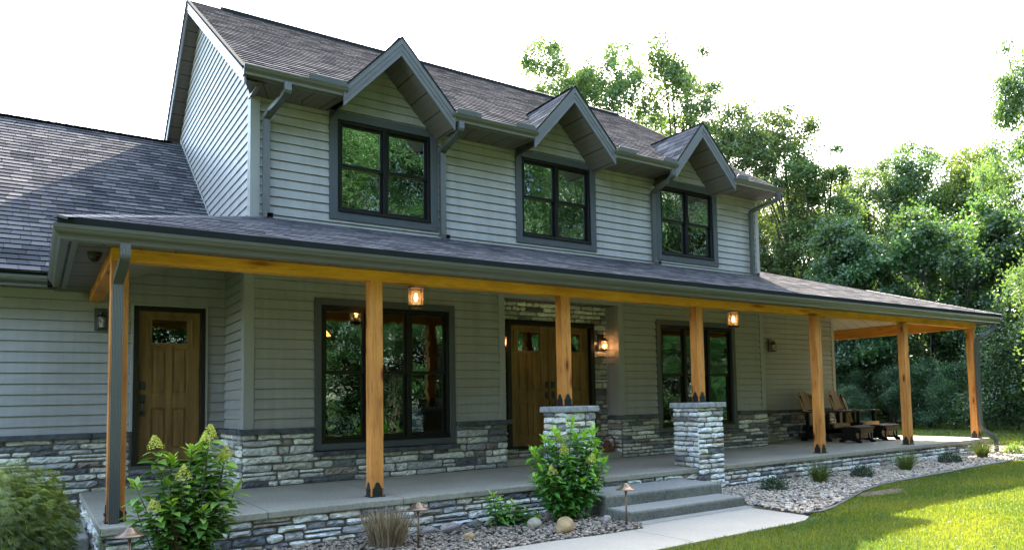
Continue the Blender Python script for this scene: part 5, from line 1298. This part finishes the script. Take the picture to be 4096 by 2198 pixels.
YT = [(22.3, 7.8), (22.8, 7.8), (24.7, 8.9), (28.0, 10.5), (23.7, 7.6), (24.2, 7.7), (23.0, 6.7), (29.4, 10.4), (28.6, 9.5), (24.0, 6.5), (27.4, 8.4), (29.4, 9.1), (23.5, 5.5), (28.2, 7.9), (24.4, 5.6), (23.7, 5.1), (30.1, 8.1), (25.6, 5.6), (27.9, 6.5), (30.2, 7.4), (26.8, 5.6), (27.0, 5.4), (26.1, 4.8), (24.0, 3.6), (28.8, 5.7), (28.2, 5.1), (26.7, 4.2), (25.6, 3.5), (25.7, 3.4), (26.4, 3.5), (30.3, 5.0), (28.9, 4.1), (25.1, 2.3), (26.2, 2.7)]
for i, (x, y) in enumerate(YT):
    s = .85+.3*((i*37) % 10)/10; x, y = CAM.x+(x-CAM.x)*1.15, CAM.y+(y-CAM.y)*1.15
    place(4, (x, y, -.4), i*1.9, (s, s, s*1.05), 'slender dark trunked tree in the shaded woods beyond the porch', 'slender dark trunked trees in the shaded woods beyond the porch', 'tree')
# far woods as one mass
g_ = np.random.default_rng(5); n_ = 520
az = g_.uniform(R(28), R(78), n_); dd = g_.uniform(40, 62, n_); cl = np.stack([CAM.x+np.sin(az)*dd, CAM.y+np.cos(az)*dd, g_.uniform(-.2, 8.5, n_)*(.6+.4*np.sin(az*9)**2), g_.uniform(1.2, 2.2, n_)], 1)
V, F, C = leaf_cloud(cl, 260, 1.0, .42, 6); tag(npmesh('far_woods', V, F, 'leaf', C), 'far off woods behind the nearer trees', 'woods', kind='stuff')
def front_leaf(o):
    for c in o.children:
        if c.name.startswith('crown'): c.material_slots[0].link = 'OBJECT'; c.material_slots[0].material = M['leaf_front']
n_ = 620
cl = np.stack([g_.uniform(-50, 95, n_), g_.uniform(-27, -19, n_), g_.uniform(-.5, 12.5, n_), g_.uniform(1.6, 2.6, n_)], 1)
V, F, C = leaf_cloud(cl, 240, 1.0, .55, 16); tag(npmesh('porch_shading_woods', V, F, 'leaf_shade', C), 'dense woods mass added across the front lawn to darken the porch walls, mirrored in the windows', 'woods', kind='stuff')  # leaf mass added out of view to block low sky from porch walls
# trees on the street side, seen only as reflections in the windows
for i, (x, y, s) in enumerate([(-4, -21, 1.1), (3, -20, 1.2), (9, -22, 1.35), (15, -20, 1.25), (20.5, -22, 1.4), (26, -20, 1.3), (32, -22, 1.45), (38, -20, 1.3), (44, -22, 1.5), (51, -21, 1.35), (59, -23, 1.5), (68, -24, 1.5), (12, -21, 1.3), (11, -26, 1.6), (9.5, -24, 1.45), (23, -28, 1.6), (31, -28, 1.7), (39, -29, 1.7), (48, -28, 1.7)]):
    k_ = (0, 3)[i % 2]; o = dup(protos[k_], (x, y, -.4), i*2.3, (1.5*s, 1.5*s, 1.0*s), 'leafy tree across the front lawn mirrored in the windows', 'trees across the front lawn mirrored in the windows'); front_leaf(o)
for i, (x, y, s) in enumerate([(0, -18, .9), (6, -17.5, 1), (12, -18.5, 1.0), (17.5, -17.5, .9), (23, -18.5, 1.1), (29, -17.5, 1), (35, -18.5, 1.1), (41, -17.5, 1), (47, -18.5, 1.1), (54, -18, 1.1)]):
    o = dup(protos[1+i % 2], (x, y, -.8), i*1.3, (1.5*s, 1.5*s, .95*s), 'low leafy tree across the front lawn mirrored in the windows', 'low trees across the front lawn mirrored in the windows'); front_leaf(o)

# ================================================================== SHRUBS
def leaf_quads(P0, D, Nn, Ln, Wd, bend, seg=3, fold=.25):
    """ovate folded leaves. arrays (n,3). returns V,F ; 2*seg quads each"""
    n = len(P0); D = D/np.linalg.norm(D, axis=1)[:, None]; Sd = np.cross(D, Nn); Sd /= np.linalg.norm(Sd, axis=1)[:, None]; Up = np.cross(Sd, D)
    wp = {3: [.0, .95, .75, .0], 4: [.0, .85, 1.0, .6, .0]}[seg]
    V = np.empty((n, (seg+1)*3, 3))
    for i in range(seg+1):
        t = i/seg; c = P0+D*(Ln*t)[:, None]-Up*(bend*Ln*t*t)[:, None]; w_ = (Wd*.5*wp[i])[:, None]
        V[:, i*3] = c-Sd*w_+Up*w_*fold; V[:, i*3+1] = c; V[:, i*3+2] = c+Sd*w_+Up*w_*fold
    q = []
    for i in range(seg): q += [[i*3, i*3+1, i*3+4, i*3+3], [i*3+1, i*3+2, i*3+5, i*3+4]]
    F = (np.array(q)[None]+(np.arange(n)*(seg+1)*3)[:, None, None]).reshape(-1, 4)
    return V.reshape(-1, 3), F
def hydrangea(base, stems, label, seed, flowers, zlow=.0):
    g = random.Random(seed); t = empty('hydrangea', base, label, 'shrub', None)
    P, D, Nn, Ln, Wd, Bd, Cc = [], [], [], [], [], [], []
    st = MB(); FP = []
    for si, (tx, ty, tz) in enumerate(stems):
        b = Vector((base[0]+g.uniform(-.10, .10), base[1]+g.uniform(-.08, .08), base[2])); e = Vector((tx, ty, tz))
        c1 = b.lerp(e, .5)+Vector(((e.x-b.x)*.18, (e.y-b.y)*.18, .02)); pts = []
        for i in range(9):
            u = i/8; pts.append(b*(1-u)**2+c1*2*u*(1-u)+e*u*u)
        st.tube(pts, [.008*(1-.55*i/8) for i in range(9)], 5)
        ln = (e-b).length; nn = int(ln/.030)
        fl = si in flowers
        for k_ in range(nn):
            u = .14+.86*(k_+.5)/nn if zlow == 0 else .1+.9*(k_+.5)/nn
            p = b*(1-u)**2+c1*2*u*(1-u)+e*u*u; ax = (e-b).normalized(); a0 = (k_ % 2)*math.pi/2+g.uniform(-.35, .35)+si
            topn = u > .90 and not fl; nl = 2 if not topn else 3
            for q in range(nl):
                a = a0+q*2*math.pi/nl; hd = Vector((math.cos(a), math.sin(a), 0))
                el = g.uniform(.0, .35) if not topn else g.uniform(.5, 1.1)
                dd = hd*math.cos(el)+Vector((0, 0, 1))*math.sin(el)
                L_ = g.uniform(.105, .155)*(1.0 if not topn else .72)*(1 if u > .3 else .85)
                P.append(p+hd*.012); D.append(dd); Nn.append(Vector((g.gauss(0, .18), g.gauss(0, .18), 1)) if not topn else hd*-1+Vector((0, 0, .5)))
                Ln.append(L_); Wd.append(L_*g.uniform(.46, .6)*(.75 if topn else 1)); Bd.append(g.uniform(.15, .5) if not topn else .1)
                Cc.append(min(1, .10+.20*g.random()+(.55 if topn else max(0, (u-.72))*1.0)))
        if fl: FP.append((e, (e-pts[-2]).normalized()))
    V, F = leaf_quads(np.array(P), np.array(D), np.array(Nn), np.array(Ln), np.array(Wd), np.array(Bd), 4)
    c = np.repeat(np.array(Cc), 8); V = V-np.array(base)
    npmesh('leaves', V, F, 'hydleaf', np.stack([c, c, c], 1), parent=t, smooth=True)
    st.build('stems', 'stem', t)
    for e, ax in FP:
        vs, fs, cc = [], [], []
        Lh = g.uniform(.10, .15)
        for k_ in range(330):
            u = g.random()**.8; r_ = (.066*(1-u)**.7+.006)*g.uniform(.6, 1.1); a = g.uniform(0, 6.28)
            p = e+Vector((0, 0, .012))+ax*(Lh*u)+Vector((math.cos(a)*r_, math.sin(a)*r_, g.gauss(0, .004))); s = g.uniform(.0035, .0075)
            n_a = Vector((math.cos(a), math.sin(a), g.uniform(-.3, 1))).normalized(); u1 = n_a.orthogonal().normalized(); u2 = n_a.cross(u1)
            b = len(vs); vs += [p+u1*s, p+u2*s, p-u1*s, p-u2*s, p+n_a*s*.8]; fs += [(b, b+1, b+4), (b+1, b+2, b+4), (b+2, b+3, b+4), (b+3, b, b+4)]; cc += [g.random()]*4
        cc = np.array(cc); npmesh('flower_head', np.array([tuple(v) for v in vs])-np.array(base), np.array(fs), 'hydflower', np.stack([cc, cc, cc], 1), parent=t)
    return t
b1 = (.27, -.88, -.42)
hydrangea(b1, [(.06, -.92, .69), (.18, -.86, .62), (.33, -.92, .70), (.44, -.84, .66), (.62, -.86, .62), (.58, -.95, .56), (-.10, -.92, .44), (-.08, -.84, .22), (.25, -1.02, .42), (.50, -.80, .42), (.16, -1.05, .28), (.05, -1.02, .18), (.70, -.92, .34), (.66, -.80, .14), (.40, -1.05, .18), (.46, -.95, .75), (.30, -.82, .52), (.15, -.95, .44), (.56, -1.02, .30)],
          'yellow panicled hydrangea in front of the single oak door by the corner post', 5, {0, 3, 5, 15, 11, 8})
b2 = (4.40, -.86, -.42)
hydrangea(b2, [(3.90, -.86, .48), (3.86, -.92, .18), (3.95, -.95, .28), (4.05, -.88, .62), (3.98, -.82, .40), (4.18, -.92, .70), (4.30, -.85, .50), (4.42, -.92, .80), (4.55, -.84, .62), (4.63, -.90, .66), (4.80, -.86, .68), (4.95, -.88, .30), (4.78, -.95, .40), (4.86, -.82, .52), (4.62, -1.0, .28), (4.25, -1.0, .40), (4.10, -.98, .18), (4.50, -1.02, .10), (4.02, -.78, .05), (4.72, -.98, .08), (4.35, -.95, .22), (4.60, -.80, .45), (4.2, -.80, .55), (4.82, -.9, .15)],
          'taller hydrangea with green buds beside the front steps and the left pier', 8, {6, 15, 14, 16})
hydrangea((3.60, -.60, -.42), [(3.50, -.62, -.02), (3.62, -.58, -.10), (3.78, -.62, -.14), (3.70, -.66, -.22), (3.92, -.7, -.22), (3.52, -.66, -.24), (4.05, -.72, -.28)], 'small leafy sprout of hydrangea at the stone skirt', 11, set(), zlow=1)
# lily shoots
def lily(base, tops, label, seed):
    g = random.Random(seed); t = empty('lily_plant', base, label, 'plant', None); st = MB(); P, D, N_, Ln, Wd, Bd, Cc = [], [], [], [], [], [], []
    for (tx, ty, tz) in tops:
        b = Vector((base[0]+g.uniform(-.04, .04), base[1]+g.uniform(-.03, .03), base[2])); e = Vector((tx, ty, tz)); st.tube([b, b.lerp(e, .5), e], [.006, .005, .003], 5)
        nn = 26
        for k_ in range(nn):
            u = .15+.85*k_/nn; p = b.lerp(e, u); a = k_*2.4+g.uniform(-.2, .2); hd = Vector((math.cos(a), math.sin(a), 0)); el = .25+.9*max(0, u-.75)*4*.3
            P.append(p); D.append(hd*math.cos(el)+Vector((0, 0, math.sin(el)))); N_.append(Vector((0, 0, 1))+hd*-.3*u); Ln.append(g.uniform(.07, .11)*(1.1-.4*u)); Wd.append(.016); Bd.append(.45); Cc.append(.15+.45*max(0, u-.6)*2+g.uniform(0, .15))
    V, F = leaf_quads(np.array(P), np.array(D), np.array(N_), np.array(Ln), np.array(Wd), np.array(Bd), 3); c = np.repeat(Cc, 6)
    npmesh('leaves', V-np.array(base), F, 'hydleaf', np.stack([c, c, c], 1), parent=t, smooth=True); st.build('stems', 'stem', t); return t
lily((-.30, -.92, -.41), [(-.33, -.9, .08), (-.24, -.98, -.08), (-.42, -.95, -.12)], 'narrow leaved lily shoots beside the corner downspout', 3)
lily((-.10, -1.0, -.41), [(-.12, -1.02, -.2), (-.04, -.96, -.16), (.04, -1.05, -.26)], 'low lily shoots behind the leftmost path light', 4)

# lace leaf maple mound
def lace_maple(c, r, label, seed, m='mapleleaf', name='lace_leaf_maple', n=2300, cat='shrub', drop=.9):
    g = np.random.default_rng(seed); base = (c[0], c[1], -.42); t = empty(name, base, label, cat, None)
    th = g.uniform(0, 6.28, n); ph = np.arccos(g.uniform(-.35, 1, n)); rr = (.70+.32*g.random(n))*(1+.10*np.sin(3*th+1)+.06*np.sin(7*th)+.05*np.sin(5*ph*2+th*2))
    d = np.stack([np.sin(ph)*np.cos(th), np.sin(ph)*np.sin(th), np.cos(ph)], 1)
    P = np.array(c)+d*rr[:, None]*np.array(r)
    out = d.copy(); out[:, 2] = out[:, 2]*.3-.55*drop; out += g.normal(0, .25, (n, 3)); out /= np.linalg.norm(out, axis=1)[:, None]
    nn = d+g.normal(0, .3, (n, 3)); Ps, Ds, Ns, Ls, Cs = [], [], [], [], []
    sd = np.cross(out, nn); sd /= np.linalg.norm(sd, axis=1)[:, None]
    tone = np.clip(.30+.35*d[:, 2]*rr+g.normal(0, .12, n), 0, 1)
    for k_ in range(-3, 4):
        a = k_*.42; dd = out*np.cos(a)+sd*np.sin(a); Ps.append(P); Ds.append(dd); Ns.append(nn); Ls.append((.072-.008*abs(k_))*g.uniform(.7, 1.25, n)); Cs.append(np.clip(tone+g.normal(0, .08, n), 0, 1))
    P_, D_, N_, L_ = np.concatenate(Ps), np.concatenate(Ds), np.concatenate(Ns), np.concatenate(Ls); S_ = np.cross(D_, N_); S_ /= np.linalg.norm(S_, axis=1)[:, None]
    V = np.empty((len(P_), 4, 3)); V[:, 0] = P_; V[:, 1] = P_+D_*(L_*.5)[:, None]+S_*.0030; V[:, 2] = P_+D_*L_[:, None]-np.array([0, 0, .008]); V[:, 3] = P_+D_*(L_*.5)[:, None]-S_*.0030
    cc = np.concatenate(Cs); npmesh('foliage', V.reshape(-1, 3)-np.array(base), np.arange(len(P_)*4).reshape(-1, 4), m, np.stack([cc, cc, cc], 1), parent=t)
    mb = MB(); gg = random.Random(seed)
    for k_ in range(26):
        a = gg.uniform(0, 6.28); z = gg.uniform(.2, 1); e = Vector((c[0]+math.cos(a)*r[0]*.85*math.sqrt(1-z*z*.8), c[1]+math.sin(a)*r[1]*.85*math.sqrt(1-z*z*.8), c[2]+z*r[2]*.8)); b = Vector(base)
        mid = b.lerp(e, .55)+Vector((0, 0, .12)); mb.tube([b, mid, e], [.014, .008, .003], 5)
    mb.build('branches', 'twig', t); return t
lace_maple((-1.03, -.25, -.02), (.50, .42, .60), 'lace leaf maple mound at the left edge in front of the stone wall', 31, n=7500)
lace_maple((17.30, -.95, -.05), (.30, .26, .30), 'weeping shrub with orange leaves at the right edge', 33, m='orangeleaf', name='weeping_shrub', n=260)

def mound(base, r, n, size, m, label, seed, group, name='boxwood', cat='shrub'):
    g = np.random.default_rng(seed); t = empty(name, base, label, cat, group)
    d = g.normal(0, 1, (n, 3)); d[:, 2] = np.abs(d[:, 2])*.9-.1; d /= np.linalg.norm(d, axis=1)[:, None]
    th = np.arctan2(d[:, 1], d[:, 0]); rr = (.55+.5*g.random(n)**.7)*(1+.12*np.sin(4*th+seed)+.1*np.sin(9*th+5*d[:, 2]))
    P = d*rr[:, None]*np.array([r, r, r*.95])+np.array([0, 0, r*.12]); D = d+g.normal(0, .5, (n, 3)); N_ = d*.4+g.normal(0, .6, (n, 3))+np.array([0, 0, .5])
    V, F = leaf_quads(P, D, N_, np.full(n, size)*g.uniform(.7, 1.2, n), np.full(n, size*.55), np.full(n, .1), 3); c = np.repeat(np.clip(g.normal(.4, .25, n), 0, 1), 6)
    npmesh('foliage', V, F, m, np.stack([c, c, c], 1), parent=t, smooth=True); mb = MB(); 
    for k_ in range(7):
        a = k_*.9; mb.tube([(0, 0, -.03), (r*.35*math.cos(a), r*.35*math.sin(a), r*.5), (r*.6*math.cos(a), r*.6*math.sin(a), r*.8)], [.008, .006, .003], 5)
    mb.build('branches', 'twig', t, local=True); return t
for (x, y, r, lab, m_) in ((8.14, -.86, .185, 'small dark boxwood nearest the steps, right of the right pier', 'boxleaf'), (10.45, -.84, .185, 'small dark boxwood midway along the stone skirt between two grass tufts', 'boxleaf'), (13.58, -.70, .20, 'small dark boxwood left of the last grass tuft', 'boxleaf'), (16.25, -.72, .20, 'lighter green boxwood beside the orange leaved shrub', 'leaf_bright')):
    mound((x, y, gz(x)+.0), r, 1500, .030, m_, lab, int(x*10), 'boxwoods in the pebble bed')
def tuft(base, h, n, spread, wd, m, label, seed, name, cat, group=None, straight=0, lean=1):
    g = np.random.default_rng(seed); t = empty(name, base, label, cat, group)
    a = g.uniform(0, 6.28, n); r0 = g.random(n)**.5*spread*.35; ln = (np.abs(g.normal(0, 1, n))*.38+.08)*lean; hh = h*g.uniform(.55, 1.1, n)
    x0, y0 = np.cos(a)*r0, np.sin(a)*r0; a2 = a+g.normal(0, .5, n); dx, dy = np.cos(a2), np.sin(a2); az = g.uniform(0, 6.28, n); wx, wy = np.cos(az)*wd/2, np.sin(az)*wd/2
    V = np.empty((n, 9, 3)); bendk = g.uniform(.5, 1.6, n)*(1-straight)
    for i in range(4):
        u = i/4; o = ln*hh*(u*(.6 if straight < .5 else 1.0)+bendk*u*u*.9); z = hh*(u-.22*bendk*u*u*u*(ln*2)); k_ = 1-.2*i/4
        V[:, i*2] = np.stack([x0+dx*o-wx*k_, y0+dy*o-wy*k_, z], 1); V[:, i*2+1] = np.stack([x0+dx*o+wx*k_, y0+dy*o+wy*k_, z], 1)
    o = ln*hh*((.6 if straight < .5 else 1.0)+bendk*.9); V[:, 8] = np.stack([x0+dx*o, y0+dy*o, hh*(1-.22*bendk*ln*2)], 1)
    b = np.arange(n)*9; tri = []
    for i in range(3): tri += [np.stack([b+i*2, b+i*2+1, b+i*2+3], 1), np.stack([b+i*2, b+i*2+3, b+i*2+2], 1)]
    tri.append(np.stack([b+6, b+7, b+8], 1)); F = np.concatenate(tri); c = np.tile(g.random(n), 7)
    npmesh('blades', V.reshape(-1, 3), F, m, np.stack([c, c, c], 1), parent=t); return t
for (x, y, h, lab) in ((9.38, -.78, .36, 'green ornamental grass tuft nearest the steps'), (11.82, -.82, .36, 'green ornamental grass tuft in the middle of the pebble bed'), (14.95, -.68, .40, 'green ornamental grass tuft at the right corner of the porch')):
    tuft((x, y, gz(x)+.01), h, 420, .22, .006, 'ornleaf', lab, int(x*7), 'ornamental_grass', 'grass tuft', 'ornamental grass tufts in the pebble bed')
tuft((2.14, -.84, -.40), .40, 950, .46, .0062, 'straw', 'cut back clump of dry straw coloured grass by the stone skirt', 77, 'dry_grass_clump', 'grass clump', straight=.75, lean=.55)
# brown broken stems inside the left hydrangea
mb = MB()
for k_, (x, z) in enumerate(((.16, .30), (.22, .12), (.33, .02), (.12, -.05))): mb.tube([(.24+.02*k_, -.98, -.42), (.2+.01*k_, -1.0, -.1), (x, -1.01, z)], [.014, .011, .008], 6)
tag(mb.build('old_stems', 'twig'), 'old bare brown stems standing inside the left hydrangea', 'plant stems')
